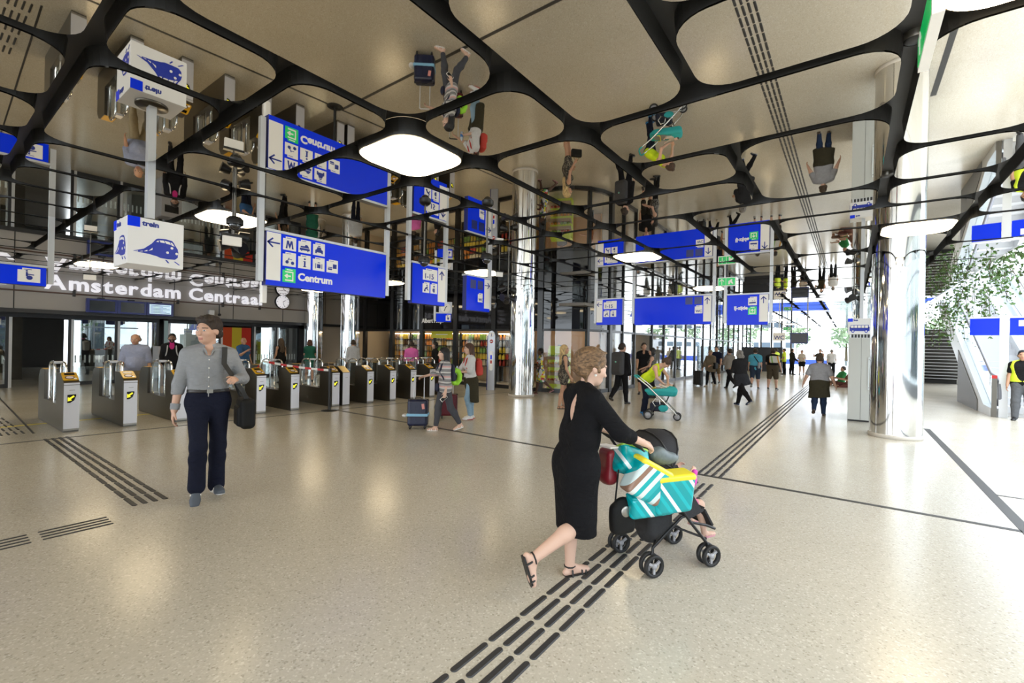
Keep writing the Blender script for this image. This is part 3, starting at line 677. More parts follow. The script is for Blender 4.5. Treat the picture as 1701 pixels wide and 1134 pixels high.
# exit signs
for (x, y, z, lab) in ((-2.72, 12.3, 3.2, 'green and white emergency exit sign above the long WC sign'), (-3.4, 33, 2.85, 'green emergency exit sign far down the hall')):
    t = thing('exit_sign', lab, 'exit sign', (x, y, z), 0)
    MB().bx(0, .42, 0, .05, 0, .22).build('box', WHITE, t)
    MB().bx(.02, .19, -.004, 0, .02, .2).build('arrow_field', GREEN, t); MB().bx(.2, .4, -.004, 0, .02, .2).build('figure_field', GREEN, t)
    a = MB(); arrow(a, .1, .11, .13, 0, -.006); a.build('arrow', WHITE, t)
    MB().ext([(.25, -.004, .04), (.28, -.004, .04), (.3, -.004, .09), (.34, -.004, .05), (.37, -.004, .06), (.33, -.004, .12), (.35, -.004, .15), (.32, -.004, .17), (.25, -.004, .12)], (0, -.003, 0)).build('running_figure', WHITE, t)
    MB().bx(.19, .23, .01, .04, .22, HC + .1 - z).build('stem', BLACK, t)
es = thing('exit_sign', 'green emergency exit sign hung on the ceiling beside the corner light', 'exit sign', (.3, 3.66, 3.33), R(-90))
MB().bx(0, .6, 0, .05, 0, .2).build('box', WHITE, es); MB().bx(.03, .57, -.004, 0, .02, .18).build('field', GREEN, es); MB().bx(.28, .32, .01, .04, .2, .33).build('stem', BLACK, es)
a = MB(); arrow(a, .15, .1, .12, 0, -.006); a.build('arrow', WHITE, es)
# cameras, spot clusters and small white emergency lamps under the ceiling
def dome(x, y, z, label):
    t = thing('dome_camera', label, 'camera', (x, y, z), 0)
    MB().cyl((0, 0, .12), (0, 0, HC + .1 - z), .016).build('rod', DARKST, t)
    MB().lathe([(.001, .13), (.07, .13), (.1, .1), (.1, .03)], n=20).build('hood', PLAST, t)
    MB().ball((0, 0, .03), (.075, .075, .075), 16, 8).build('dome_glass', mat('smoked_dome', (.006, .006, .007), .05, coat=1), t)
dome(-5.0, 5.95, 3.05, 'black dome camera on a thin rod near the WC sign')
dome(-6.55, 2.62, 3.12, 'black dome camera on a rod in front of a ceiling light')
dome(-5.95, 5.4, 3.0, 'black dome camera on a rod right of the Centrum sign')
def lampbox(x, y, z, rz, label, w=.22, h=.12):
    t = thing('emergency_lamp', label, 'lamp', (x, y, z), rz)
    MB().bx(0, w, 0, .05, 0, h).build('lamp_body', WHITE, t, bevel=.006); MB().bx(-.01, w + .01, -.01, .06, h, h + .03).build('cap', BLACK, t)
    MB().cyl((w / 2, .025, h + .03), (w / 2, .025, HC + .1 - z), .008).build('rod', DARKST, t)
lampbox(-6.6, 2.5, 2.88, R(80), 'small white emergency lamp hanging below a dome camera')
lampbox(-14.2, 2.5, 2.95, R(80), 'small white emergency lamp hanging before the station lettering')
lampbox(-6.35, 7.9, 3.15, R(60), 'small white emergency lamp hanging by the spotlight cluster', .16, .1)
lampbox(-6.62, 3.02, 2.16, R(110), 'slim white emergency lamp hanging under the Centrum sign', .08, .3)
def cluster(x, y, z, label):
    t = thing('spotlight_cluster', label, 'spotlight', (x, y, z), 0)
    MB().cyl((0, 0, 0), (0, 0, HC + .1 - z), .014).build('rod', DARKST, t)
    for i, (a, dz) in enumerate(((20, .02), (140, .0), (260, .05), (80, .22), (200, .25))):
        d = Vector((math.cos(R(a)), math.sin(R(a)), -.25)).normalized(); c = Vector((0, 0, dz)) + d * .12
        MB().cyl(c - d * .06, c + d * .07, .05, .085, 16).build('lamp_head', PLAST, t); MB().cyl((0, 0, dz), c, .008).build('arm', DARKST, t)
cluster(-6.2, 8.15, 2.68, 'cluster of round black spotlights on a rod beside WC sign')
cluster(-8.2, 9.9, 2.75, 'cluster of round black spotlights on a rod before mirror column')
for x, y in ((.05, 14.6), (-7.4, 2.95)):
    cluster(x, y, 3.0, 'cluster of black spotlights above the bus stop kiosk' if x > 0 else 'cluster of black spotlights beyond the train box sign')
for x, y, lab in ((.31, 3.95, 'flat round black loudspeaker on the ceiling beam beside the corner light'), (.31, 6.85, 'flat round black loudspeaker on the ceiling beam near the mirror column'), (-4.26, 1.72, 'flat round black loudspeaker on the ceiling beam above the train box sign')):
    t = thing('ceiling_speaker', lab, 'loudspeaker', (x, y, HC + .15), 0)
    MB().lathe([(.001, -.05), (.05, -.05), (.065, -.04), (.065, 0)], n=20).build('grille', PLAST, t); MB().lathe([(.066, -.045), (.072, -.03), (.072, 0)], n=20).build('ring', STEEL, t)
# ================================================================== BUS KIOSK
GRAN = mat('pale_granite', (.56, .57, .54), .55, var=.12, vscale=90)
ki = thing('bus_stop_kiosk', 'pale granite clad kiosk block with notice plate behind the mirror column', 'kiosk', (-.04, 13.35, 0), 0)
MB().bx(0, 1.34, 0, 1.5, .04, 1.95).build('granite_block', GRAN, ki); MB().bx(.01, 1.33, .01, 1.49, 0, .04).build('black_plinth', BLACK, ki)
MB().bx(.24, .245, -.002, .0, .05, 1.95).build('panel_joint', DKGREY, ki)
MB().bx(.37, .9, -.015, 0, .75, 1.5).build('notice_plate', mat('notice_pale', (.72, .77, .78), .4), ki)
for z in (.8, 1.45): MB().cyl((.39, -.02, z), (.39, -.01, z), .008).build('plate_screw', DARKST, ki)
for i in range(6): MB().bx(.05 + .06 * i, .09 + .06 * i, -.002, .1, 1.955, 2.03).build('vent_slot', BLACK, ki)
MB().bx(.02, .42, .0, .4, 1.95, 2.03).build('sign_foot', ALU, ki)
cube_sign('box_sign', 'white box sign with blue bus picture on the granite kiosk', (-.06, 13.33, 2.035), 0, .44, .37, 'bus', 'bus', False)
MB().bx(.2, .27, .12, .19, 2.35, HC + .1).build('kiosk_post', ALU, ki)
# ================================================================== GATES
YEL = mat('reader_yellow', (.72, .4, .01), .35)
GSTEEL = mat('gate_steel', (.13, .117, .098), .3, .75, bump=.04, bscale=200)
GFRONT = mat('gate_front', (.66, .66, .7), .34, .35)
g0 = thing('ticket_gate', 'x', 'ticket gate', (0, 0, 0), 0, 'ticket gates')
def prof(mb, pts, y0, y1, m=0): mb.ext([(x, y0, z) for x, z in pts], (0, y1 - y0, 0), m)
b = MB(); prof(b, [(-.015, .03), (-.015, .84), (-.06, .88), (-.26, .99), (-.52, .99), (-.52, .03)], -.2, 0); b.build('front_pedestal', GSTEEL, g0)
b = MB(); b.bx(-1.5, -.52, -.2, 0, .03, .44); b.build('low_plinth', GSTEEL, g0)
b = MB(); prof(b, [(-1.5, .03), (-1.5, 1.0), (-1.78, 1.0), (-1.9, .96), (-2.0, .82), (-2.0, .03)], -.2, 0); b.build('rear_pedestal', GSTEEL, g0)
MB().bx(-1.99, -.01, -.195, -.005, 0, .03).build('kick_base', DARKST, g0)
MB().bx(-.015, .0, -.198, -.002, .06, .8).build('front_plate', GFRONT, g0); MB().bx(-.015, .004, -.198, -.002, .81, .842).build('front_lip', GFRONT, g0); MB().bx(-.015, .003, -.198, -.002, .03, .06).build('front_kick', STEEL, g0)
b = MB(); dv = Vector((-.2, 0, .11)).normalized(); nrm = Vector((.11, 0, .2)).normalized(); p0 = Vector((-.05, 0, .872))
def onslope(s, yy, up=0.): return p0 + dv * s + Vector((0, yy, 0)) + nrm * up
rd = MB(); rr = rrect(.236, .196, .03, 4); rd.ext([onslope(.125 + x, -.1 + yy, .002) for x, yy in rr], nrm * .018); rd.build('yellow_reader', YEL, g0)
MB().ext([onslope(.15, -.165, .02), onslope(.215, -.165, .02), onslope(.215, -.035, .02), onslope(.15, -.035, .02)], nrm * .003).build('reader_screen', SCRB, g0)
MB().ext([onslope(.075 + .05 * math.cos(a), -.11 + .062 * math.sin(a), .02) for a in [i * math.pi / 8 for i in range(16)]], nrm * .003).build('reader_ring', BLACK, g0)
MB().ext([onslope(.075 + .036 * math.cos(a), -.11 + .048 * math.sin(a), .0235) for a in [i * math.pi / 8 for i in range(16)]], nrm * .003).build('card_target', mat('target_pink', (.82, .72, .76), .4), g0)
MB().ext([onslope(.035 + .02 * math.cos(a), -.045 + .022 * math.sin(a), .02) for a in [i * math.pi / 5 for i in range(10)]], nrm * .004).build('button', WHITE, g0)
MB().ext([(.0, -.155, .64), (.0, -.155, .5), (.0, -.12, .5), (.0, -.07, .54), (.0, -.045, .62), (.0, -.05, .645)], (.004, 0, 0)).build('direction_display', SCRB, g0)
am = mat('arrow_yellow', (.8, .75, .02), .4, emis=.9)
MB().ext([(.004, -.15, .53), (.004, -.15, .6), (.004, -.13, .585), (.004, -.08, .625), (.004, -.065, .605), (.004, -.115, .565), (.004, -.1, .545)], (.003, 0, 0)).build('direction_arrow', am, g0)
MB().bx(0, .002, -.15, -.115, .46, .485).build('small_label', ALU, g0); MB().bx(0, .002, -.13, -.06, .71, .72).build('maker_plate', STEEL, g0)
for x in (-.62, -1.36):
    MB().bx(x - .06, x + .06, -.14, -.06, .44, .47).build('post_shoe', STEEL, g0)
for x0, x1, yy in ((-.62, -.98, -.06), (-1.02, -1.4, -.14)):
    pts = [(x0, yy, .44), (x0, yy, 1.06)] + [((x0 + x1) / 2 + (x0 - x1) / 2 * math.cos(a), yy, 1.06 + .1 * math.sin(a)) for a in [i * math.pi / 8 for i in range(1, 8)]] + [(x1, yy, 1.06), (x1, yy, .5), (x1 + .06, yy, .44)]
    MB().tube(pts, .018, 8).build('chrome_loop', CHROME, g0)
GW = glassmat('gate_glass', (.86, .9, .9), .1)
MB().bx(-.93, -.66, -.068, -.056, .47, 1.1).build('glass_leaf', GW, g0); MB().bx(-1.36, -1.06, -.146, -.134, .47, 1.1).build('glass_leaf', GW, g0)
MB().bx(-1.52, -1.42, -.15, -.05, .44, 1.0).build('white_jamb', GFRONT, g0); MB().bx(-1.05, -.9, -.15, -.05, 1.13, 1.17).build('loop_bridge', GFRONT, g0)
for x, z in ((-.1, .7), (-.1, .2), (-.6, .3), (-1.2, .28), (-.05, .45)): MB().cyl((x, .0, z), (x, .003, z), .009).build('screw', ALU, g0)
for x in (-1.0, -1.2): MB().bx(x - .035, x + .035, 0, .002, .22, .26).build('sensor_slot', BLACK, g0)
MB().bx(-1.78, -1.52, -.19, -.01, 1.0, 1.006).build('rear_yellow_cap', YEL, g0)
gy = [1.86, 2.64, 3.42, 4.16, 4.89, 5.63, 6.64, 7.62, 8.33, 9.03, 9.73, 10.38]
gl = ['ticket gate at the end of the row, furthest from the shop, beside the guide bars', 'second ticket gate counted from the end by the guide bars', 'third ticket gate from the guide bars, beside the walking man', 'ticket gate hidden behind the man with the shoulder bag',
      'ticket gate right beside the black shoulder bag', 'ticket gate before the wide lane closed with striped tape', 'ticket gate paired with a plain cabinet beside the tape post', 'first ticket gate after the plain cabinet', 'second ticket gate after the plain cabinet',
      'third ticket gate after the plain cabinet, near the blue suitcase', 'ticket gate behind the woman in the striped top', 'last ticket gate of the row, nearest the information totem']
GR = R(.5)
def gx(y): return -10.66 + (y - 1.86) * .0655
for i, y in enumerate(gy):
    o = g0 if i == 0 else copy_tree(g0)
    o.location = (gx(y), y, 0); o.rotation_euler = (0, 0, GR); o.scale = (1.1, 1, 1); o['label'] = gl[i]
cb = thing('gate_cabinet', 'plain steel gate cabinet without reader beside the tape post', 'cabinet', (gx(6.92), 6.92, 0), GR)
b = MB(); prof(b, [(-.015, .0), (-.015, .84), (-.25, .99), (-.75, .99), (-.75, .0)], -.2, 0); b.build('casing', GSTEEL, cb); MB().bx(-.015, 0, -.198, -.002, .03, .84).build('front_plate', GFRONT, cb)
b = MB(); b.ext([(-.01, -.2, .845), (-.26, -.2, .995), (-.26, 0, .995), (-.01, 0, .845)], (.004, 0, .006)); b.build('sloped_lid', mat('brass_lid', (.4, .3, .12), .3, .7), cb); MB().bx(0, .002, -.13, -.06, .71, .72).build('maker_plate', STEEL, cb)
# tape post
tp = thing('tape_post', 'black barrier post with red and white tape stretched to the gates', 'barrier post', (-9.83, 6.05, 0), 0)
MB().lathe([(.001, 0), (.18, 0), (.18, .012), (.05, .03), (.001, .03)], n=24).build('foot', BLACK, tp); MB().cyl((0, 0, .03), (0, 0, .93), .032, n=16).build('pole', BLACK, tp); MB().cyl((0, 0, .93), (0, 0, 1.0), .038, n=16).build('tape_head', BLACK, tp)
RT = mat('tape_red', (.55, .02, .02), .5); WT = mat('tape_white', (.8, .8, .78), .5)
def tape(a, b_, n, sag):
    a, b_ = Vector(a), Vector(b_)
    for i in range(n):
        f = lambda t: a.lerp(b_, t) + Vector((0, 0, -sag * 4 * t * (1 - t)))
        p, q = f(i / n), f((i + 1) / n); MB()._add([p + Vector((0, 0, .025)), q + Vector((0, 0, .025)), q - Vector((0, 0, .025)), p - Vector((0, 0, .025))], [(0, 1, 2, 3)]).build('tape_stripe', RT if i % 2 else WT, tp)
tape((0, 0, .95), (-1.7, -.75, 1.12), 11, .03); tape((0, 0, .95), (-1.3, .75, 1.08), 7, .02); tape((-1.7, -.75, 1.12), (-1.9, -.9, .8), 3, 0)
# information totem
it = thing('information_totem', 'slim grey and blue information totem beside the shop', 'totem', (-10.25, 12.55, 0), R(20))
b = MB(); pr = [(-.13, 0), (.13, 0), (.13, 1.95), (.09, 2.07), (0, 2.12), (-.09, 2.07), (-.13, 1.95)]
b.ext([(x, 0, z) for x, z in pr], (0, .07, 0)); b.build('body', mat('totem_grey', (.42, .43, .46), .35, .4), it)
MB().bx(-.16, -.13, .0, .1, 0, 1.95).build('blue_edge', NAVY, it)
MB().lathe([(0, -.006), (.075, -.006), (.08, 0)], (0, 0, 1.98), axis='Y').build('top_disc', WHITE, it); text('lettering', 'i', .14, (0, -.008, 1.93), it, PRINT, 'CENTER', .004)
MB().lathe([(0, -.006), (.06, -.006), (.065, 0)], (0, 0, 1.74), axis='Y').build('red_disc', RT, it); MB().bx(-.04, .04, -.012, -.007, 1.725, 1.755).build('white_bar', WHITE, it)
b = MB(); b.ext([(x, 0, z + 1.05) for x, z in rrect(.13, .7, .06, 5)], (0, -.006, 0)); b.build('call_panel', WHITE, it)
MB().bx(-.03, .03, -.01, -.006, 1.1, 1.25).build('blue_button', BLUE, it); MB().bx(-.03, .03, -.01, -.006, .95, 1.06).build('red_button', RT, it)
# ticket validator cabinet behind the gates
tm = thing('ticket_machine', 'grey ticket machine standing before the glazed doors', 'ticket machine', (-19.2, 5.25, 0), R(90))
MB().bx(0, .6, -.3, .3, 0, 1.35).build('casing', mat('machine_grey', (.33, .33, .34), .4), tm, bevel=.02); MB().bx(.1, .5, -.306, -.3, .95, 1.2).build('screen', SCRB, tm); MB().bx(.15, .45, -.306, -.3, .6, .68).build('slot', BLACK, tm)
# ================================================================== SOFT BODIES (distance fields meshed with surface nets)
def nrmz(v):
    v = np.asarray(v, float); return v / (np.linalg.norm(v) + 1e-9)
class Field:
    def __init__(s, vox): s.vox = vox; s.ops = []
    def rc(s, a, b, ra, rb=None, k=.02, flat=None): s.ops.append(('rc', np.array(a, float), np.array(b, float), ra, ra if rb is None else rb, k, flat)); return s
    def el(s, c, r, k=.02, rot=None): s.ops.append(('el', np.array(c, float), np.array(r, float), rot, k)); return s
    def box(s, c, half, rad=.02, k=.01, rot=None): s.ops.append(('box', np.array(c, float), np.array(half, float), rad, rot, k)); return s
    def sub_el(s, c, r, k=.01, rot=None): s.ops.append(('sub', np.array(c, float), np.array(r, float), rot, k)); return s
    def cut(s, n, p): s.ops.append(('cut', np.array(n, float), np.array(p, float))); return s   # remove the side n points to
    def mesh(s):
        lo = np.full(3, 1e9); hi = -lo
        for o in s.ops:
            if o[0] == 'rc': m = max(o[3], o[4]); lo = np.minimum(lo, np.minimum(o[1], o[2]) - m); hi = np.maximum(hi, np.maximum(o[1], o[2]) + m)
            elif o[0] == 'el': m = max(o[2]); lo = np.minimum(lo, o[1] - m); hi = np.maximum(hi, o[1] + m)
            elif o[0] == 'box': m = np.linalg.norm(o[2]) + o[3]; lo = np.minimum(lo, o[1] - m); hi = np.maximum(hi, o[1] + m)
        v = s.vox; lo = lo - 3 * v; hi = hi + 3 * v
        n = np.ceil((hi - lo) / v).astype(int) + 1
        A = np.full(n, 1., np.float32)
        ax = [lo[i] + v * np.arange(n[i]) for i in range(3)]
        def block(bl, bh):
            i0 = np.maximum(0, np.floor((bl - lo) / v).astype(int)); i1 = np.minimum(n, np.ceil((bh - lo) / v).astype(int) + 1)
            sl = tuple(slice(a, b) for a, b in zip(i0, i1))
            X = ax[0][sl[0]][:, None, None]; Y = ax[1][sl[1]][None, :, None]; Z = ax[2][sl[2]][None, None, :]
            return sl, X, Y, Z
        def smin(a, b, k):
            if k <= 0: return np.minimum(a, b)
            h = np.maximum(k - np.abs(a - b), 0) / k
            return np.minimum(a, b) - h * h * k * .25
        for o in s.ops:
            if o[0] == 'rc':
                _, a, b, ra, rb, k, flat = o; m = max(ra, rb) + k + 2 * v
                sl, X, Y, Z = block(np.minimum(a, b) - m, np.maximum(a, b) + m)
                vx, vy, vz = X - a[0], Y - a[1], Z - a[2]; ba = b - a; sc = 1.
                if flat is not None:
                    d, f = flat; g = 1 / f - 1; dt = vx * d[0] + vy * d[1] + vz * d[2]
                    vx = vx + g * dt * d[0]; vy = vy + g * dt * d[1]; vz = vz + g * dt * d[2]; ba = ba + g * np.dot(ba, d) * np.asarray(d); sc = (1 + f) / 2
                L = np.dot(ba, ba) + 1e-12; t = np.clip((vx * ba[0] + vy * ba[1] + vz * ba[2]) / L, 0, 1)
                D = (np.sqrt((vx - t * ba[0]) ** 2 + (vy - t * ba[1]) ** 2 + (vz - t * ba[2]) ** 2) - (ra + (rb - ra) * t)) * sc
                A[sl] = smin(A[sl], D, k)
            elif o[0] in ('el', 'sub'):
                _, c, r, rot, k = o; m = max(r) + k + 2 * v
                sl, X, Y, Z = block(c - m, c + m); vx, vy, vz = X - c[0], Y - c[1], Z - c[2]
                if rot is not None: vx, vy, vz = [rot[i][0] * vx + rot[i][1] * vy + rot[i][2] * vz for i in range(3)]
                q = np.sqrt((vx / r[0]) ** 2 + (vy / r[1]) ** 2 + (vz / r[2]) ** 2); D = (q - 1) * min(r)
                A[sl] = smin(A[sl], D, k) if o[0] == 'el' else np.maximum(A[sl], -D)
            elif o[0] == 'box':
                _, c, h, rad, rot, k = o; m = np.linalg.norm(h) + rad + k + 2 * v
                sl, X, Y, Z = block(c - m, c + m); vx, vy, vz = X - c[0], Y - c[1], Z - c[2]
                if rot is not None: vx, vy, vz = [rot[i][0] * vx + rot[i][1] * vy + rot[i][2] * vz for i in range(3)]
                qx, qy, qz = np.abs(vx) - h[0] + rad, np.abs(vy) - h[1] + rad, np.abs(vz) - h[2] + rad
                D = np.sqrt(np.maximum(qx, 0) ** 2 + np.maximum(qy, 0) ** 2 + np.maximum(qz, 0) ** 2) + np.minimum(np.maximum(np.maximum(qx, qy), qz), 0) - rad
                A[sl] = smin(A[sl], D, k)
            elif o[0] == 'cut':
                _, nn, p = o
                D = (ax[0][:, None, None] - p[0]) * nn[0] + (ax[1][None, :, None] - p[1]) * nn[1] + (ax[2][None, None, :] - p[2]) * nn[2]
                A = np.maximum(A, D).astype(np.float32)
        S = A < 0
        cor = [(i, j, k) for i in (0, 1) for j in (0, 1) for k in (0, 1)]
        cnt = sum(S[c[0]:n[0] - 1 + c[0], c[1]:n[1] - 1 + c[1], c[2]:n[2] - 1 + c[2]].astype(np.int8) for c in cor)
        I, J, K = np.nonzero((cnt > 0) & (cnt < 8)); idx = np.full(cnt.shape, -1, np.int64); idx[I, J, K] = np.arange(len(I))
        acc = np.zeros((len(I), 3)); num = np.zeros(len(I))
        for a in cor:
            for d in range(3):
                if a[d]: continue
                b = list(a); b[d] = 1
                va = A[I + a[0], J + a[1], K + a[2]]; vb = A[I + b[0], J + b[1], K + b[2]]
                x = (va < 0) != (vb < 0); t = np.where(x, va / np.where(x, va - vb, 1), 0)
                P = np.tile(np.array(a, float), (len(I), 1)); P[:, d] += t
                acc[x] += P[x]; num[x] += 1
        V = (np.stack([I, J, K], 1) + acc / num[:, None]) * v + lo
        F = []
        for d in range(3):
            e, f = (d + 1) % 3, (d + 2) % 3
            s0 = [slice(1, n[i] - 1) for i in range(3)]; s1 = list(s0); s0[d] = slice(0, n[d] - 1); s1[d] = slice(1, n[d])
            a, b = S[tuple(s0)], S[tuple(s1)]
            for flip, msk in ((0, a & ~b), (1, ~a & b)):
                q = list(np.nonzero(msk))
                for i in range(3):
                    if i != d: q[i] = q[i] + 1
                def cell(de, df):
                    c = list(q); c[e] = c[e] - de; c[f] = c[f] - df; return idx[c[0], c[1], c[2]]
                Q = np.stack([cell(1, 1), cell(0, 1), cell(0, 0), cell(1, 0)], 1)
                F.append(Q[:, ::-1] if flip else Q)
        F = np.concatenate(F); return V, F
def soft(name, fld, mats, parent=None, loc=None, mi=None):
    V, F = fld.mesh(); me = bpy.data.meshes.new(name)
    me.vertices.add(len(V)); me.vertices.foreach_set('co', V.astype(np.float32).ravel())
    me.loops.add(F.size); me.polygons.add(len(F)); me.loops.foreach_set('vertex_index', F.astype(np.int32).ravel())
    me.polygons.foreach_set('loop_start', np.arange(0, F.size, 4, dtype=np.int32))
    for m in (mats if isinstance(mats, (list, tuple)) else [mats]): me.materials.append(m)
    if mi is not None: me.polygons.foreach_set('material_index', mi(V[F].mean(1)).astype(np.int32))
    me.polygons.foreach_set('use_smooth', np.ones(len(F), bool)); me.update(calc_edges=True); me.validate()
    o = bpy.data.objects.new(name, me); COL.objects.link(o)
    if parent: o.parent = parent
    if loc is not None: o.location = loc
    return o

# ------------------------------------------------------------------ people
def rotm(ax, deg):
    return np.array(Matrix.Rotation(R(deg), 3, ax))
SKIN = {}
def skinmat(tone):
    c = {'fair': (.62, .37, .27), 'tan': (.5, .28, .18), 'brown': (.3, .16, .1), 'dark': (.1, .05, .035), 'light': (.66, .43, .33)}[tone]
    return mat('skin_' + tone, c, .5, bump=.03, bscale=120)
LIPS = mat('lips', (.42, .16, .13), .45); BROW = mat('brow_dark', (.03, .02, .015), .8); EYEW = mat('eye_white', (.7, .68, .66), .3); IRIS = mat('iris_dark', (.02, .015, .012), .15)
def fabric(name, c, rough=.85):
    new = 'fabric_' + name not in MATS
    m = mat('fabric_' + name, c, rough, var=.12, vscale=25, bump=.2, bscale=180, spec=.12)
    if new:      # soft wrinkles under the weave
        nt = m.node_tree; b = nt.nodes['Principled BSDF']; old = [l for l in nt.links if l.to_socket == b.inputs['Normal']][0].from_node
        tc = [n for n in nt.nodes if n.type == 'TEX_COORD'][0]
        mp = nt.nodes.new('ShaderNodeMapping'); mp.inputs['Scale'].default_value = (9, 9, 16); nt.links.new(tc.outputs['Object'], mp.inputs[0])
        n = nt.nodes.new('ShaderNodeTexNoise'); n.inputs['Scale'].default_value = 1.; n.inputs['Detail'].default_value = 3; n.inputs['Distortion'].default_value = 1.2; nt.links.new(mp.outputs[0], n.inputs['Vector'])
        bp = nt.nodes.new('ShaderNodeBump'); bp.inputs['Strength'].default_value = .55; bp.inputs['Distance'].default_value = .03
        nt.links.new(n.outputs['Fac'], bp.inputs['Height']); nt.links.new(bp.outputs['Normal'], old.inputs['Normal'])
    return m

class Body: pass
def person(label, pos, face, H, legs, arms, skin='fair', vox=.012, lean=0., twist=0., head=(0, 0), bulk=1., female=False, seat=None, beard=None,
           hair=None, wear=(), group=None, name='person', fine=False, gait_z=None):
    """face: heading in degrees, 0 looks along +Y, positive turns towards -X.
    legs/arms: right then left. leg = (hip flex, abduct, knee flex, foot pitch); arm = (flex, abduct, elbow, inward) or ('ik', (x,y,z), pole)"""
    s = H / 1.75; B = Body(); B.s = s; b = bulk
    root = thing(name, label, 'person', (pos[0], pos[1], 0), R(face), group); B.root = root
    tw = rotm('Z', twist); ln = rotm('X', -lean)
    hipz = .925 * s if seat is None else seat
    pel = np.array([0, 0, 0.])
    def sp(x, y, z):   # a spine-frame point (metres at 1.75 m height) -> pelvis-relative
        return pel + ln @ (tw @ (np.array([x, y, z]) * s))
    hw = .088 if not female else .092
    J = {}
    low = 1e9
    for i, sd in enumerate((1, -1)):
        fl, ab, kn, ft = legs[i]
        hp = np.array([sd * hw * s, 0, -.02 * s])
        d1 = nrmz([sd * math.sin(R(ab)), math.sin(R(fl)), -math.cos(R(fl))]); k = hp + d1 * .43 * s
        d2 = nrmz([sd * math.sin(R(ab)) * .6, math.sin(R(fl - kn)), -math.cos(R(fl - kn))]); an = k + d2 * .42 * s
        fd = nrmz([sd * .12, math.cos(R(ft)), math.sin(R(ft))]); dn = nrmz(np.array([0, math.sin(R(ft)), -math.cos(R(ft))]))
        J[sd] = dict(hip=hp, knee=k, ank=an, fd=fd, dn=dn); low = min(low, (an + dn * .075 * s)[2], (an + fd * .15 * s + dn * .075 * s)[2])
    base = -low if seat is None else hipz
    pel = np.array([0, 0, base])
    for sd in (1, -1):
        for q in ('hip', 'knee', 'ank'): J[sd][q] = J[sd][q] + pel
    shw = (.178 if not female else .158) * (1 + (b - 1) * .4)
    neck = sp(0, -.005, .555); hc0 = sp(0, .012, .69)
    Hr = rotm('Z', twist) if True else None
    hr = ln @ tw @ rotm('Z', head[0]) @ rotm('X', head[1])
    hc = neck + hr @ (np.array([0, .02, .145]) * s); hs = s * 1.07
    for i, sd in enumerate((1, -1)):
        sh = sp(sd * shw, -.01, .462); a = arms[i]
        up = .295 * s; fo = .255 * s
        if a[0] == 'ik':
            t = np.array(a[1], float); pole = nrmz(a[2] if len(a) > 2 else (sd * .5, -.6, -.6)); v = t - sh; L = min(np.linalg.norm(v), (up + fo) * .995); v = nrmz(v)
            x = (up * up - fo * fo + L * L) / (2 * L); hgt = math.sqrt(max(1e-6, up * up - x * x)); pp = nrmz(pole - v * np.dot(pole, v))
            el = sh + v * x + pp * hgt; wr = sh + v * L
        else:
            fl, ab, eb, inn = a
            d1 = ln @ tw @ nrmz([sd * math.sin(R(ab)), math.sin(R(fl)) * math.cos(R(ab)), -math.cos(R(fl)) * math.cos(R(ab))]); el = sh + d1 * up
            d2 = ln @ tw @ nrmz([sd * math.sin(R(ab - inn)), math.sin(R(fl + eb)) * math.cos(R(ab - inn)), -math.cos(R(fl + eb)) * math.cos(R(ab - inn))]); wr = el + d2 * fo
        J[sd].update(sh=sh, el=el, wr=wr, hd=nrmz(wr - el), curl=(a[3] if a[0] == 'ik' and len(a) > 3 else (50 if a[0] == 'ik' else 34)))
    B.J = J; B.pel = pel; B.sp = sp; B.neck = neck; B.hc = hc; B.hr = hr; B.face = face
    X3 = ln @ tw @ np.array([0, 1., 0])
    def torso(f, inf, z0=-.02, z1=.6, k=.09, wf=1.):
        rows = [(-.02, hw * .93, .104), (.10, .064, .098), (.2, .056, .094), (.34, .078, .108), (.43, .096, .088)] if not female else [(-.03, hw * .98, .112), (.09, .068, .1), (.2, .045, .09), (.33, .062, .1), (.43, .085, .08)]
        for z, w, r in rows:
            if z < z0 - .001 or z > z1: continue
            bb = b if z < .3 else 1 + (b - 1) * .7
            f.rc(sp(-w * bb, 0, z), sp(w * bb, 0, z), (r * bb * wf + inf) * s, None, k * s, (X3, .84 if not female else .8))
        if b > 1.08 and z0 < .15: f.el(sp(0, .06 * b, .1), np.array([.12, .1, .13]) * s * b + inf, .06)
        if female and z1 > .3:
            for sd in (1, -1): f.el(sp(sd * .07, .085, .31), np.array([.062, .055, .06]) * s + inf, .04)
        if z1 > .45:
            for sd in (1, -1): f.rc(sp(sd * .03, -.012, .525), J[sd]['sh'], (.042 + inf) * s, (.052 + inf) * s, .07 * s)
    def arm(f, sd, inf, t0=0., t1=2., k=.025, hug=0.):
        j = J[sd]; r0, r1, r2 = (.054 * b, .043 * b, .03) if not female else (.045, .037, .026)
        if t1 > 0:
            e = j['sh'] + (j['el'] - j['sh']) * min(1, t1); f.rc(j['sh'], e, (r0 + inf) * s, (r0 + (r1 - r0) * min(1, t1) + inf) * s, k)
        if t1 > 1:
            e = j['el'] + (j['wr'] - j['el']) * (t1 - 1); f.rc(j['el'], e, (r1 + inf) * s, (r1 + (r2 - r1) * (t1 - 1) + inf * .8 + hug) * s, k)
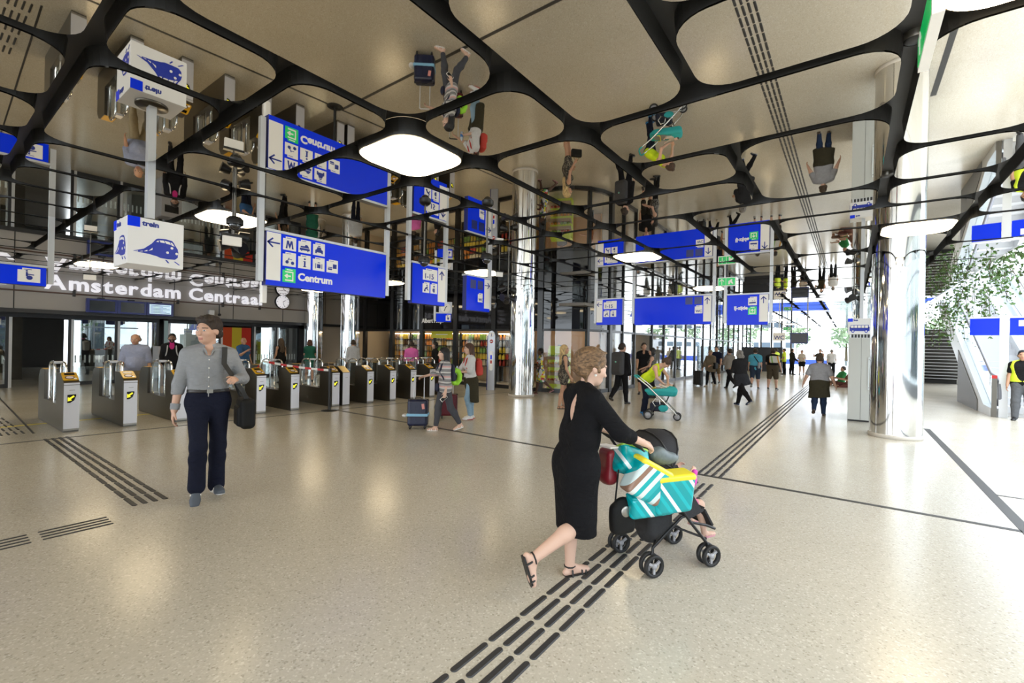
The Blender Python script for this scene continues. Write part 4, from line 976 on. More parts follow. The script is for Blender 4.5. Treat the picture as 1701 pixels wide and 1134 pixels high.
    def leg(f, sd, inf, t1=2., k=.03, flare=0.):
        j = J[sd]; r0, r1, r2 = (.088 * b, .058 * (1 + (b - 1) * .5), .04) if not female else (.09, .056, .037)
        e = j['hip'] + (j['knee'] - j['hip']) * min(1, t1); f.rc(j['hip'], e, (r0 + inf) * s, (r0 + (r1 - r0) * min(1, t1) + inf) * s, k)
        if t1 > 1:
            m = j['knee'] + (j['ank'] - j['knee']) * min(t1 - 1, .3); cal = np.array([0, -.012, 0]) * s
            f.rc(j['knee'], m + cal, (r1 + inf) * s, (r1 * 1.0 + inf) * s, k)
            e = j['knee'] + (j['ank'] - j['knee']) * (t1 - 1)
            if t1 > 1.3: f.rc(m + cal, e, (r1 + inf) * s, (r2 + (r1 - r2) * (2 - t1) + inf + flare) * s, k)
    def foot(f, sd, inf, tall=0., sole=0., k=.015):
        j = J[sd]; fd, dn, an = j['fd'], j['dn'], j['ank']
        heel = an - fd * .035 * s + dn * (.045 + 0) * s; ball = an + fd * .115 * s + dn * .05 * s; toe = an + fd * .165 * s + dn * .055 * s
        f.rc(heel, ball, (.03 + inf) * s, (.033 + inf) * s, k); f.rc(ball, toe, (.035 + inf) * s, (.022 + inf) * s, k)
        f.rc(an, an + fd * .08 * s + dn * .035 * s, (.036 + inf + tall) * s, (.03 + inf) * s, k)
        sd_ = np.cross(fd, dn)
        for o_ in (-.014, .014): f.rc(ball + sd_ * o_ * s, toe + sd_ * o_ * .8 * s, (.026 + inf) * s, (.02 + inf) * s, k)
        if sole: f.cut(dn, an + dn * .079 * s)
    # ---- body (one skin surface)
    f = Field(vox)
    torso(f, -.004)
    for sd in (1, -1):
        arm(f, sd, 0); leg(f, sd, 0); foot(f, sd, -.004)
        j = J[sd]; d = j['hd']; w = j['wr']
        fw_ = np.array([0, 1., 0]); th = nrmz(fw_ - d * np.dot(fw_, d)) if abs(np.dot(fw_, d)) < .9 else nrmz(np.array([-sd * .8, 0, .6]) - d * np.dot([-sd * .8, 0, .6], d))
        pn = nrmz(np.cross(d, th)) * (1 if np.dot(np.cross(d, th), [-sd, 0, -.3]) > 0 else -1)
        j['th'] = th; j['pn'] = pn
        fr = max(.0085 * s, vox * .62); cu = J[sd].get('curl', 38)
        pc = w + d * .045 * s
        for o_ in (-.022, .0, .022): f.rc(w + th * o_ * .5 * s, w + d * .085 * s + th * o_ * s, .018 * s, .014 * s, .012)
        for n_, (o_, L) in enumerate(((.028, .072), (.0095, .08), (-.0095, .075), (-.027, .06))):
            p = w + d * .088 * s + th * o_ * s; c = R(cu * .7 + n_ * 4)
            d1 = d * math.cos(c * .5) + pn * math.sin(c * .5); d2 = d * math.cos(c * 1.5) + pn * math.sin(c * 1.5); d3 = d * math.cos(c * 2.3) + pn * math.sin(c * 2.3)
            q = p + d1 * L * .45 * s; q2 = q + d2 * L * .33 * s; f.rc(p, q, fr * 1.05, fr, .004).rc(q, q2, fr, fr * .95, .003).rc(q2, q2 + d3 * L * .25 * s, fr * .95, fr * .85, .003)
        p = w + d * .025 * s + th * .026 * s; q = p + nrmz(d * .75 + th * .6 + pn * .25) * .042 * s; f.rc(p, q, fr * 1.4, fr * 1.15, .008).rc(q, q + nrmz(d * .9 + th * .15 + pn * .4) * .035 * s, fr * 1.15, fr * .95, .004)
    def hp(x, y, z): return hc + hr @ (np.array([x, y, z]) * hs)
    B.hp = hp
    f.rc(neck - np.array([0, 0, .03]) * hs, hp(0, -.018, -.05), (.056 if not female else .047) * s, (.052 if not female else .044) * s, .03)
    IR = hr.T
    f.el(hc + hr @ np.array([0, -.008, .022]) * hs, np.array([.076, .097, .096]) * hs, .02, IR)
    f.el(hp(0, .028, -.048), np.array([.058, .064, .066]) * hs, .035, IR); f.el(hp(0, .058, -.088), np.array([.03, .026, .022]) * hs, .03, IR)
    if vox < .02:
        f.rc(hp(0, .092, .012), hp(0, .112, -.028), .009 * hs, .0125 * hs, .014); f.el(hp(0, .108, -.031), np.array([.017, .011, .009]) * hs, .008, IR)
        f.rc(hp(-.034, .08, .03), hp(.034, .08, .03), .012 * hs, None, .015)
        f.rc(hp(-.017, .088, -.064), hp(.017, .088, -.064), .0075 * hs, None, .008); f.rc(hp(-.015, .086, -.074), hp(.015, .086, -.074), .008 * hs, None, .008)
        for sd in (1, -1): f.sub_el(hp(sd * .032, .096, .008), np.array([.016, .011, .009]) * hs, .0, IR); f.el(hp(sd * .032, .078, .006), np.array([.014, .0125, .0115]) * hs, .002, IR); f.el(hp(sd * .045, .055, -.02), np.array([.025, .025, .022]) * hs, .03, IR)
    for sd in (1, -1): f.el(hp(sd * .078, -.01, -.008), np.array([.012, .022, .032]) * hs, .008, IR)
    def mi(C):
        L = (C - hc) @ hr / hs; x, y, z = np.abs(L[:, 0]), L[:, 1], L[:, 2]; m = np.zeros(len(C), int)
        if vox < .02:
            fr_ = y > .06
            m[fr_ & (z < -.058) & (z > -.08) & (x < .022)] = 1
            m[fr_ & (z > .023) & (z < .031) & (x > .013) & (x < .052)] = 2
            m[fr_ & (np.abs(z - .005) < .0048) & (np.abs(x - .032) < .012)] = 3
            m[fr_ & (np.abs(z - .005) < .0065) & (np.abs(x - .031) < .0062)] = 4
            if beard is not None: m[(y > .0) & (z < -.035 - .5 * np.maximum(0, .03 - y)) & (z > -.125) & (m != 1) & ~((y > .098) & (z > -.05))] = 5
        return m
    body = soft('body', f, [skinmat(skin), LIPS, BROW, EYEW, IRIS, beard or BROW], root, None, mi)
    # ---- hair
    if hair:
        hm, style = hair; f = Field(max(vox * .8, .006))
        f.el(hc + hr @ np.array([0, -.016, .036]) * hs, np.array([.086, .104, .1]) * hs, .02, IR)
        if style == 'short': f.rc(hp(-.05, -.06, -.01), hp(.05, -.06, -.01), .05 * hs, None, .02); f.sub_el(hp(0, .1, -.045), np.array([.1, .112, .115]) * hs, 0, IR)
        elif style == 'balding': f.rc(hp(-.05, -.06, -.01), hp(.05, -.06, -.01), .05 * hs, None, .02); f.sub_el(hp(0, .12, .02), np.array([.11, .16, .15]) * hs, 0, IR); f.sub_el(hp(0, .0, .13), np.array([.09, .12, .075]) * hs, 0, IR)
        elif style == 'wavy':
            f.el(hp(0, -.03, .056), np.array([.086, .1, .082]) * hs, .02, IR); f.el(hp(.03, .04, .1), np.array([.05, .045, .03]) * hs, .02, IR); f.el(hp(-.04, .03, .102), np.array([.045, .05, .032]) * hs, .02, IR); f.el(hp(0, -.05, .11), np.array([.06, .06, .03]) * hs, .02, IR)
            for sd in (1, -1): f.el(hp(sd * .076, -.035, .04), np.array([.02, .05, .045]) * hs, .02, IR)
            f.rc(hp(-.045, -.07, -.035), hp(.045, -.07, -.035), .042 * hs, None, .02); f.sub_el(hp(0, .1, -.03), np.array([.09, .1, .105]) * hs, 0, IR)
            for sd in (1, -1): f.sub_el(hp(sd * .085, .02, -.03), np.array([.03, .05, .05]) * hs, 0, IR)
        elif style in ('long', 'xlong'):
            zl = -.36 if style == 'long' else -.46
            for sd in (1, -1): f.rc(hp(sd * .055, -.045, .0), neck + hr @ (np.array([sd * .075, -.055, .135 + zl]) * hs), .05 * hs, .035 * hs, .03)
            f.rc(hp(0, -.075, .0), neck + hr @ (np.array([0, -.085, .135 + zl - .02]) * hs), .055 * hs, .04 * hs, .03)
            for sd in (1, -1): f.rc(hp(sd * .075, .01, .03), hp(sd * .08, .005, -.14), .022 * hs, .018 * hs, .015)
            f.sub_el(hp(0, .1, -.04), np.array([.066, .1, .105]) * hs, 0, IR)
        elif style == 'bun': f.el(hp(0, -.06, .125), np.array([.045, .045, .04]) * hs, .01, IR); f.rc(hp(-.045, -.06, -.02), hp(.045, -.06, -.02), .045 * hs, None, .02); f.sub_el(hp(0, .1, -.05), np.array([.09, .105, .11]) * hs, 0, IR)
        elif style == 'updo':
            f.el(hp(0, -.105, -.01), np.array([.066, .06, .062]) * hs, .03, IR); f.el(hp(.01, -.1, .05), np.array([.06, .06, .055]) * hs, .03, IR); f.el(hp(0, -.03, .075), np.array([.085, .095, .07]) * hs, .03, IR); f.rc(hp(-.04, -.07, -.05), hp(.04, -.07, -.05), .036 * hs, None, .02); f.rc(hp(.03, -.06, -.05), hp(.045, -.035, -.12), .02 * hs, .008 * hs, .02)
            for sd in (1, -1): f.rc(hp(sd * .076, -.02, .02), hp(sd * .08, .02, -.02), .02 * hs, .012 * hs, .015)
            f.sub_el(hp(0, .1, -.055), np.array([.086, .1, .108]) * hs, 0, IR)
        elif style == 'bob': f.rc(hp(-.05, -.05, -.07), hp(.05, -.05, -.07), .058 * hs, None, .03); [f.rc(hp(sd * .075, -.01, .02), hp(sd * .078, -.005, -.09), .026 * hs, .02 * hs, .02) for sd in (1, -1)]; f.sub_el(hp(0, .1, -.045), np.array([.072, .1, .108]) * hs, 0, IR)
        elif style == 'cap': f.sub_el(hp(0, .05, -.075), np.array([.13, .16, .1]) * hs, 0, IR)
        elif style == 'fringe': f.rc(hp(-.05, -.06, -.01), hp(.05, -.06, -.01), .05 * hs, None, .02); f.sub_el(hp(0, .1, -.075), np.array([.1, .115, .1]) * hs, 0, IR)
        if vox < .009:
            rs = random.Random(2); end = np.array([0, -.12, .0]) if style == 'updo' else np.array([0, -.1, .03])
            for q in range(46):
                th_ = rs.uniform(-1.25, 1.25) * math.pi / 2 * (1 if style == 'updo' else .62); y0 = .075 - .09 * abs(math.sin(th_)) ** 1.5
                a = np.array([.09 * math.sin(th_), y0, .04 + .092 * math.cos(th_)]); e_ = end + np.array([rs.uniform(-.05, .05), rs.uniform(-.03, .03), rs.uniform(-.04, .05)]); prev = None
                for u in range(6):
                    t_ = u / 5; p = a * (1 - t_) + e_ * t_; c0 = np.array([0, -.016, .036]); d_ = (p - c0) / np.array([.088, .106, .102]); L_ = np.linalg.norm(d_)
                    p = c0 + (d_ / max(L_, 1e-6) * max(L_, 1.02 + rs.uniform(-.01, .05))) * np.array([.088, .106, .102])
                    if prev is not None: f.rc(hp(*prev), hp(*p), .0075 * hs, .0075 * hs, .004)
                    prev = p
            f.sub_el(hp(0, .112, -.05), np.array([.074, .09, .1]) * hs, 0, IR)
        f.cut(hr @ np.array([0, 0, -1.]), hp(0, 0, -.5))
        soft('hair', f, hm, root)
    # ---- clothes
    for w in wear:
        kind, m = w[0], w[1]; o = w[2] if len(w) > 2 else {}; v = o.get('vox', vox); inf = o.get('inf', .012); f = Field(v)
        if kind in ('shirt', 'vest', 'jacket'):
            torso(f, inf, o.get('z0', -.05)); sl = o.get('sleeve', 2)
            for sd in (1, -1):
                if sl > 0: arm(f, sd, inf + o.get('loose', .0), 0, sl, .018)
            hem = o.get('hem', -.08)
            if not o.get('tuck'): f.rc(sp(-hw * .9, 0, hem + .1), sp(hw * .9, 0, hem + .1), (.108 * b + inf) * s, None, .07 * s, (X3, .84))
            f.cut(ln @ np.array([0, 0, -1.]), sp(0, 0, hem))
            if o.get('collar'): f.rc(neck - (ln @ np.array([0, 0, .02])) * s, neck + (ln @ np.array([0, .0, .035])) * s, (.064 + inf * .5) * s, (.062 + inf * .3) * s, .02)
            vn = o.get('vneck', 0)
            if vn: f.sub_el(sp(0, .13, .53), np.array([.05 + vn * .25, .1, .05 + vn]) * s, 0)
            if o.get('scoop'): f.sub_el(sp(0, .05, .57), np.array([.12, .14, o['scoop']]) * s, 0)
            if o.get('armhole'):
                for sd in (1, -1): f.sub_el(J[sd]['sh'] + np.array([sd * .03, 0, 0]) * s, np.array([.055, .09, .1]) * s, 0)
            if o.get('backslit'): f.sub_el(sp(.0, -.14, .4), np.array([.05, .1, .15]) * s, 0)
        elif kind == 'trousers':
            L = o.get('len', 2.)
            f.rc(sp(-hw * .95 * b, 0, -.02), sp(hw * .95 * b, 0, -.02), (.108 * b + inf) * s, None, .07 * s, (X3, .86)); f.rc(sp(-.07 * b, 0, .07), sp(.07 * b, 0, .07), (.102 * b + inf) * s, None, .07 * s, (X3, .86))
            f.cut(np.array([0, 0, 1.]), sp(0, 0, o.get('waist', .13)))
            for sd in (1, -1): leg(f, sd, inf, L, .04, o.get('flare', .0))
        elif kind == 'skirt':
            hz = o['hem']; top = o.get('top', .12); r1 = o.get('r', .2)
            kc = (J[1]['knee'] + J[-1]['knee']) / 2; hcn = np.array([kc[0] * .5, o.get('sway', kc[1] * .55), hz])
            f.rc(sp(-.05, 0, top - .02), sp(.05, 0, top - .02), (.094 * b + inf) * s, None, .06, (X3, .82)); f.rc(sp(-hw, 0, -.03), sp(hw, -.01, -.03), (.115 * b + inf) * s, None, .08, (X3, .88))
            f.rc(sp(-hw * .7, 0, -.12), hcn + np.array([-r1 * .35, 0, 0]), (.115 * b + inf) * s, r1 * .8, .08, ((0, 1., 0), .85)); f.rc(sp(hw * .7, 0, -.12), hcn + np.array([r1 * .35, 0, 0]), (.115 * b + inf) * s, r1 * .8, .08, ((0, 1., 0), .85))
            for sd in (1, -1): leg(f, sd, inf, o.get('cover', .7), .08)
            f.cut(np.array([0, 0, -1.]), (0, 0, hz)); f.cut(np.array([0, 0, 1.]), sp(0, 0, top + .08))
        elif kind == 'belt':
            f.rc(sp(-.068 * b, 0, .1), sp(.068 * b, 0, .1), (.104 * b + inf) * s, None, .02, (X3, .86)); f.cut(np.array([0, 0, 1.]), sp(0, 0, .125)); f.cut(np.array([0, 0, -1.]), sp(0, 0, .09))
        elif kind == 'shoes':
            for sd in (1, -1):
                g = Field(v); foot(g, sd, o.get('inf', .006), o.get('tall', 0.), 1)
                soft('shoe', g, m, root)
                if o.get('sole'):
                    j = J[sd]; g = Field(v); j_ = j['ank'] + j['dn'] * .068 * s; fd = j['fd']
                    g.rc(j_ - fd * .04 * s, j_ + fd * .16 * s, .046 * s, .04 * s, .01, (j['dn'], .3)); soft('shoe_sole', g, o['sole'], root)
            continue
        elif kind == 'sandals':
            for sd in (1, -1):
                j = J[sd]; fd, dn, an = j['fd'], j['dn'], j['ank']; st = o.get('plat', .012); g = MB()
                c = an + fd * .055 * s + dn * (.078 * s + st * 0); side = nrmz(np.cross(fd, dn))
                out = [(-.1, .03), (-.05, .036), (.05, .04), (.1, .036), (.125, 0)]; ol = [(a, w_) for a, w_ in out] + [(a, -w_) for a, w_ in out[-2::-1]]
                g.ext([c + fd * a * s + side * w_ * s for a, w_ in ol], dn * -.012); g.ext([c + fd * a * s + side * w_ * s for a, w_ in ol], dn * st * .3) if st > .02 else None
                for a, z_ in ((.06, .035), (.095, .03), (-.03, .05)):
                    p = c + fd * (a - .02) * s; g.tube([p + side * .042 * s, p + side * .036 * s - dn * z_ * s, p - dn * (z_ + .014) * s, p - side * .036 * s - dn * z_ * s, p - side * .042 * s], .007 * s, 6)
                if kind == 'sandals' and o.get('strap'): g.tube([an + side * .04 * s * math.cos(q * .785) + fd * .042 * s * math.sin(q * .785) for q in range(8)], .006, 6, closed=True)
                g.build('sandal', m, root)
            continue
        elif kind == 'tied':     # garment knotted round the hips
            f.rc(sp(-hw * 1.05, 0, .02), sp(hw * 1.05, 0, .02), (.135 * b) * s, None, .05, (X3, .86)); f.rc(sp(-.1, -.02, -.05), sp(-.17, -.05, o.get('drop', -.36)), .12 * s * b, .1 * s, .08); f.rc(sp(.1, -.02, -.05), sp(.17, -.05, o.get('drop', -.36) + .06), .12 * s * b, .1 * s, .08); f.rc(sp(0, -.06, -.05), sp(.0, -.1, o.get('drop', -.36) + .02), .12 * s * b, .1 * s, .1); f.cut(np.array([.12, 0, -1.]), sp(0, 0, o.get('drop', -.36)))
            f.rc(sp(-.03, .14, .0), sp(-.07, .12, -.2), .03 * s, .025 * s, .03); f.el(sp(0, .135, .01), np.array([.04, .035, .035]) * s, .03)
        soft({'vest': 'vest', 'tied': 'tied_jacket'}.get(kind, kind), f, m, root)
    return B
def W(B, p):   # person-frame point -> world
    c, s_ = math.cos(R(B.face)), math.sin(R(B.face)); l = B.root.location
    return Vector((l.x + c * p[0] - s_ * p[1], l.y + s_ * p[0] + c * p[1], p[2]))
def carried(B, name, label, cat):
    """a thing carried by a person, in that person's frame"""
    return thing(name, label, cat, (B.root.location.x, B.root.location.y, 0), R(B.face))
# ================================================================== THE WALKING MAN
man = person('man in grey shirt and navy trousers striding with a black shoulder bag', (-5.24, 1.88), -104, 1.79,
    legs=((20, 0, 34, -40), (0, 0, 10, 4)), arms=((-4, 13, 12, 6), ('ik', (-.215, .19, 1.235), (-.5, -.25, -1), 78)), skin='fair', vox=.0075, lean=2, twist=-6, head=(-38, -2), bulk=.93,
    hair=(mat('hair_darkbrown', (.03, .018, .011), .65, bump=.6, bscale=90), 'wavy'),
    wear=(('shirt', fabric('grey_linen', (.30, .31, .33)), dict(sleeve=1.97, inf=.014, loose=.004, hem=.075, vneck=.04, z0=.08, tuck=1)),
          ('trousers', fabric('navy_chino', (.012, .014, .028)), dict(inf=.013, flare=.022, waist=.11)),
          ('belt', mat('belt_leather', (.02, .015, .012), .4), dict(inf=.02)),
          ('shoes', mat('trainer_grey', (.07, .085, .11), .6), dict(sole=mat('sole_pale', (.5, .5, .5), .6)))))
r_ = man.root; s = man.s
# collar, placket, buttons, cuffs, buckle
def parts_on(B, nm, m, fn):
    g = MB(); fn(g); return g.build(nm, m, B.root)
sp = man.sp
parts_on(man, 'collar', fabric('grey_linen', (0, 0, 0)), lambda g: [g.ext([sp(.012 * k, .118, .46), sp(.078 * k, .03, .55), sp(.07 * k, .0, .595), sp(.02 * k, .095, .5)], (0, -.012, 0)) for k in (1, -1)])
parts_on(man, 'placket', fabric('grey_linen', (0, 0, 0)), lambda g: g.tube([sp(0, .128, .45), sp(0, .142, .36), sp(0, .13, .24), sp(0, .124, .12), sp(0, .122, .06)], .005, 6))
for z, y in ((.42, .137), (.34, .148), (.25, .138), (.16, .132)): parts_on(man, 'button', WHITE, lambda g: g.ball(sp(0, y, z), .006, 8, 5))
j = man.J[1]; parts_on(man, 'cuff', fabric('grey_linen', (0, 0, 0)), lambda g: g.cyl(j['wr'] - j['hd'] * .065, j['wr'] - j['hd'] * .005, .043, .04, 20))
parts_on(man, 'belt_buckle', STEEL, lambda g: g.bx(-.025, .025, .118, .136, man.sp(0, 0, .107)[2] - .018, man.sp(0, 0, .107)[2] + .018))
for sd in (1, -1):
    j = man.J[sd]; o_ = np.cross(j['fd'], j['dn']); [parts_on(man, 'shoe_stripe', WHITE, lambda g: g.tube([j['ank'] + j['fd'] * (.03 + q) + o_ * k * .044 + j['dn'] * .06, j['ank'] + j['fd'] * (.05 + q) + o_ * k * .036 + j['dn'] * .02], .006, 5)) for q in (0, .025) for k in (1, -1)]
# shoulder bag
BAGM = mat('bag_black', (.009, .009, .009), .6, bump=.2, bscale=60, spec=.2)
bag = carried(man, 'shoulder_bag', 'black shoulder bag with brass clips hanging at the man\'s side', 'bag')
f = Field(.008); f.box((-.33, .03, .86), (.07, .17, .15), .05, .02); f.box((-.33, .03, .99), (.06, .16, .03), .028, .03); f.box((-.255, .03, .84), (.02, .12, .1), .018, .02)
soft('bag_body', f, BAGM, bag)
sh = man.J[-1]['sh']
MB().tube([(-.32, .12, 1.0), (-.27, .145, 1.12), (-.19, .155, 1.27), (sh[0] + .07, .135, 1.42), (sh[0] + .05, .07, sh[2] + .06), (sh[0] + .05, -.05, sh[2] + .07), (-.2, -.14, 1.3), (-.29, -.12, 1.05), (-.33, -.1, .99)], .014, 8).build('strap', mat('strap_black', (.014, .014, .014), .6), bag)
g = MB(); P_ = [(-.33, .12, 1.0), (-.27, .165, 1.12), (-.19, .185, 1.25), (sh[0] + .065, .155, 1.39), (sh[0] + .055, .1, sh[2] + .075), (sh[0] + .055, -.05, sh[2] + .082)]
for a, b_ in zip(P_[:-1], P_[1:]):
    a, b_ = Vector(a), Vector(b_); w_ = Vector((.024, .012, 0)); g._add([a - w_, a + w_, b_ + w_, b_ - w_], [(0, 1, 2, 3)]); g._add([a - w_ + Vector((0, .006, .002)), a + w_ + Vector((0, .006, .002)), b_ + w_ + Vector((0, .006, .002)), b_ - w_ + Vector((0, .006, .002))], [(0, 1, 2, 3)])
g.build('strap_webbing', mat('strap_black', (0, 0, 0)), bag)
BRASS = mat('brass', (.6, .42, .14), .25, 1.)
for y in (.13, .09): MB().tube([(-.33 + .012 * math.cos(a), y + .03, .985 + .02 * math.sin(a) - (.05 if y < .1 else 0)) for a in [i * math.pi / 4 for i in range(8)]], .0045, 6, closed=True).build('brass_clip', BRASS, bag)
MB().bx(-.27, -.235, .0, .06, .82, .92).build('buckle_tab', mat('strap_black', (0, 0, 0)), bag)

# ================================================================== WOMAN IN BLACK WITH BUGGY
BLK = fabric('black_jersey', (.0085, .0085, .010))
SH = -33.0                                  # heading of woman and buggy
wm = person('woman in black dress with pinned-up hair pushing a loaded buggy', (-1.51, 2.80), SH, 1.60,
    legs=((-2, 2, 60, -74), (6, 2, 9, 0)), arms=(('ik', (.2, .40, .99), (.7, -.5, -.5)), ('ik', (-.17, .40, .99), (-.7, -.5, -.5))), skin='light', vox=.0075, lean=7, twist=0, head=(-4, -9), female=True,
    hair=(mat('hair_lightbrown', (.16, .092, .045), .6, bump=.6, bscale=90), 'updo'),
    wear=(('shirt', BLK, dict(sleeve=1.42, inf=.015, loose=.014, hem=.08, backslit=1, z0=.05)),
          ('skirt', BLK, dict(hem=.37, r=.16, top=.12, cover=.86, inf=.02)),
          ('sandals', mat('sandal_black', (.012, .011, .011), .5), dict(strap=1))))
MBE = wm.hp
ear = MB(); ear.ball(wm.hp(.08, .0, -.05), .009, 10, 6); ear.build('earring', mat('pearl', (.8, .8, .78), .2), wm.root)
# buggy, local frame: +Y forward, origin on floor under the middle
bx_, by_ = -1.16, 3.56
bug = thing('buggy', 'black folding buggy with hood loaded with nappy packs', 'stroller', (bx_, by_, 0), R(SH))
FR = mat('buggy_frame', (.02, .02, .022), .35, .4); HOOD = mat('buggy_fabric', (.016, .016, .02), .75, bump=.2, bscale=120); GREYP = mat('buggy_hub', (.35, .35, .37), .35)
def wheel(x, y, r, par):
    for k in (-.03, .03):
        w_ = empty('wheel', (x + k, y, r), 0, par)
        MB().lathe([(r * .72, -.012), (r * .92, -.018), (r, -.01), (r, .01), (r * .92, .018), (r * .72, .012), (r * .72, -.012)], axis='X', n=24).build('tyre', RUBBER, w_)
        g = MB(); g.lathe([(.001, -.014), (r * .24, -.014), (r * .24, .014), (.001, .014)], axis='X', n=12)
        for q in range(3): a = R(120 * q + 30); g.ob((0, math.cos(a) * r * .45, math.sin(a) * r * .45), (.006, r * .11, r * .32), Matrix.Rotation(a - math.pi / 2, 3, 'X'))
        g.build('hub', GREYP, w_)
RW, FWD, TR_ = -.25, .27, .205
for sd in (1, -1):
    wheel(sd * TR_, RW, .08, bug); wheel(sd * TR_, FWD, .08, bug)
    MB().tube([(sd * TR_, FWD, .08), (sd * TR_, FWD - .02, .17), (sd * .2, .1, .34), (sd * .2, -.22, .74), (sd * .2, -.36, .93), (sd * .2, -.43, .985)], .012, 8).build('side_tube', FR, bug)
    MB().tube([(sd * TR_, RW, .08), (sd * TR_, RW + .01, .2), (sd * .19, .02, .38), (sd * .19, .2, .42)], .011, 8).build('rear_leg_tube', FR, bug)
    MB().tube([(sd * .2, .1, .34), (sd * .2, .25, .3), (sd * .19, .34, .26)], .01, 8).build('foot_bar', FR, bug)
    MB().cyl((sd * .2, -.36, .93), (sd * .2, -.47, 1.0), .019, n=12).build('handle_grip', RUBBER, bug)
MB().tube([(-TR_, RW + .01, .2), (0, .0, .28), (TR_, FWD - .02, .2)], .009, 8).build('cross_brace', FR, bug); MB().tube([(TR_, RW + .01, .2), (0, .0, .26), (-TR_, FWD - .02, .2)], .009, 8).build('cross_brace', FR, bug)
MB().tube([(-.19, .34, .26), (0, .37, .25), (.19, .34, .26)], .011, 8).build('foot_rest', FR, bug)
MB().ext([(-.19, .1, .36), (.19, .1, .36), (.18, .24, .4), (-.18, .24, .4)], (0, .01, .03)).build('seat', HOOD, bug)
MB().ext([(-.19, .1, .36), (.19, .1, .36), (.18, -.16, .78), (-.18, -.16, .78)], (0, .025, .015)).build('seat_back', HOOD, bug)
MB().ext([(-.18, .25, .4), (.18, .25, .4), (.17, .34, .27), (-.17, .34, .27)], (0, .01, .012)).build('calf_panel', HOOD, bug)
for sd in (1, -1): MB().ext([(sd * .2, .2, .42), (sd * .2, .08, .37), (sd * .2, -.2, .74), (sd * .2, -.04, .78), (sd * .2, .1, .56)], (sd * .01, 0, 0)).build('side_panel', HOOD, bug)
hd = MB(); n1, n2 = 7, 9; V = []
for i in range(n1):
    a = R(-8 + 118 * i / (n1 - 1))
    for k in range(n2):
        t = math.pi * k / (n2 - 1); x = -.215 * math.cos(t); rr_ = .16 + .12 * math.sin(t)
        V.append((x, -.1 - math.cos(a) * .27 * math.sin(t) ** .6 + .02, .72 + .02 + math.sin(a) * .26 * math.sin(t) ** .6 + .0))
for dz in (0, .012): hd._add([(v[0], v[1], v[2] + dz) for v in V], [(i * n2 + k, i * n2 + k + 1, (i + 1) * n2 + k + 1, (i + 1) * n2 + k) for i in range(n1 - 1) for k in range(n2 - 1)], 0, True)
hd.build('hood', HOOD, bug)
for i in (2, 4, 6): MB().tube([Vector(V[i * n2 + k]) + Vector((0, 0, .014)) for k in range(n2)], .007, 6).build('hood_rib', FR, bug)
f = Field(.01); f.box((0, -.12, .33), (.16, .11, .1), .05, .03); f.el((.05, -.16, .24), (.1, .08, .07), .03); soft('shopping_basket', f, mat('basket_mesh', (.02, .02, .022), .8, var=.5, vscale=60), bug)
# packs and bags on the buggy
def pattern_pack(name, base, c2, c3): return pattern(name, [base, c2, base, base, c2, base, c3, base], 'stripes', 4.2, .25, (.35, .9, .75))
PK1 = pattern_pack('nappy_teal', (.0, .33, .36), (.0, .45, .5), (.75, .8, .8)); PK2 = pattern('nappy_white', [(.7, .74, .72), (.02, .42, .45), (.0, .33, .36), (.6, .72, .72), (.28, .16, .11), (.7, .74, .72), (.0, .4, .42)], 'stripes', 3.4, .25, (.2, .8, -.9)); YL_ = mat('pack_bright_yellow', (.85, .72, .03), .3); LG = mat('pack_lime', (.35, .62, .06), .3)
def world_b(p): return Matrix.Translation((bx_, by_, 0)) @ Matrix.Rotation(R(SH), 4, 'Z') @ Vector(p)
def pack(label, c, half, rot, m, capm):
    t = thing('nappy_pack', label, 'package', world_b(c), R(SH)); Rm = np.array(Euler([R(a) for a in rot]).to_matrix())
    f = Field(.008); f.box((0, 0, 0), half, .035, .01, Rm.T); soft('pack_body', f, m, t)
    f = Field(.008); q = Rm @ np.array([0, 0, half[2] * .86]); f.box(q, (half[0] * 1.02, half[1] * 1.03, half[2] * .2), .03, .01, Rm.T); soft('pack_top', f, capm, t)
pack('large teal nappy pack with yellow top beside the buggy seat', (.26, -.14, .61), (.075, .16, .14), (0, 8, 0), PK1, YL_)
pack('teal and white nappy pack tilted against the buggy handle', (.27, -.36, .71), (.07, .15, .13), (-28, 6, 0), PK2, YL_)
pack('teal nappy pack with lime top under the woman\'s hands', (.17, -.42, .83), (.08, .12, .09), (-20, -30, 10), PK1, LG)
pack('flat teal nappy pack lying lowest beside the buggy seat', (.24, -.3, .53), (.06, .18, .08), (0, 4, 0), PK1, PK1)
rb = thing('shopping_bag', 'dark red carrier bag with white rim hanging from the buggy handle', 'bag', world_b((.06, -.54, .62)), R(SH))
f = Field(.01); f.box((0, 0, .16), (.08, .04, .12), .035, .02); f.el((0, 0, .08), (.085, .06, .06), .03); soft('bag_body', f, mat('carrier_red', (.25, .02, .03), .35), rb)
MB().ext([(-.1, -.04, .28), (.1, -.04, .3), (.1, .05, .3), (-.1, .05, .28)], (0, 0, .012)).build('bag_rim', WHITE, rb)
gb = thing('grey_bag', 'crumpled grey plastic bag tucked beside the buggy hood', 'bag', world_b((.16, -.12, .83)), R(SH))
f = Field(.01); f.el((0, 0, 0), (.07, .12, .06), .02); f.el((.02, -.07, .03), (.05, .07, .06), .03); soft('bag_body', f, mat('bag_grey', (.12, .15, .16), .4, var=.4, vscale=30), gb)
hb = thing('handbag', 'small black handbag with silver emblem hanging behind the buggy', 'bag', world_b((.2, -.5, .36)), R(SH))
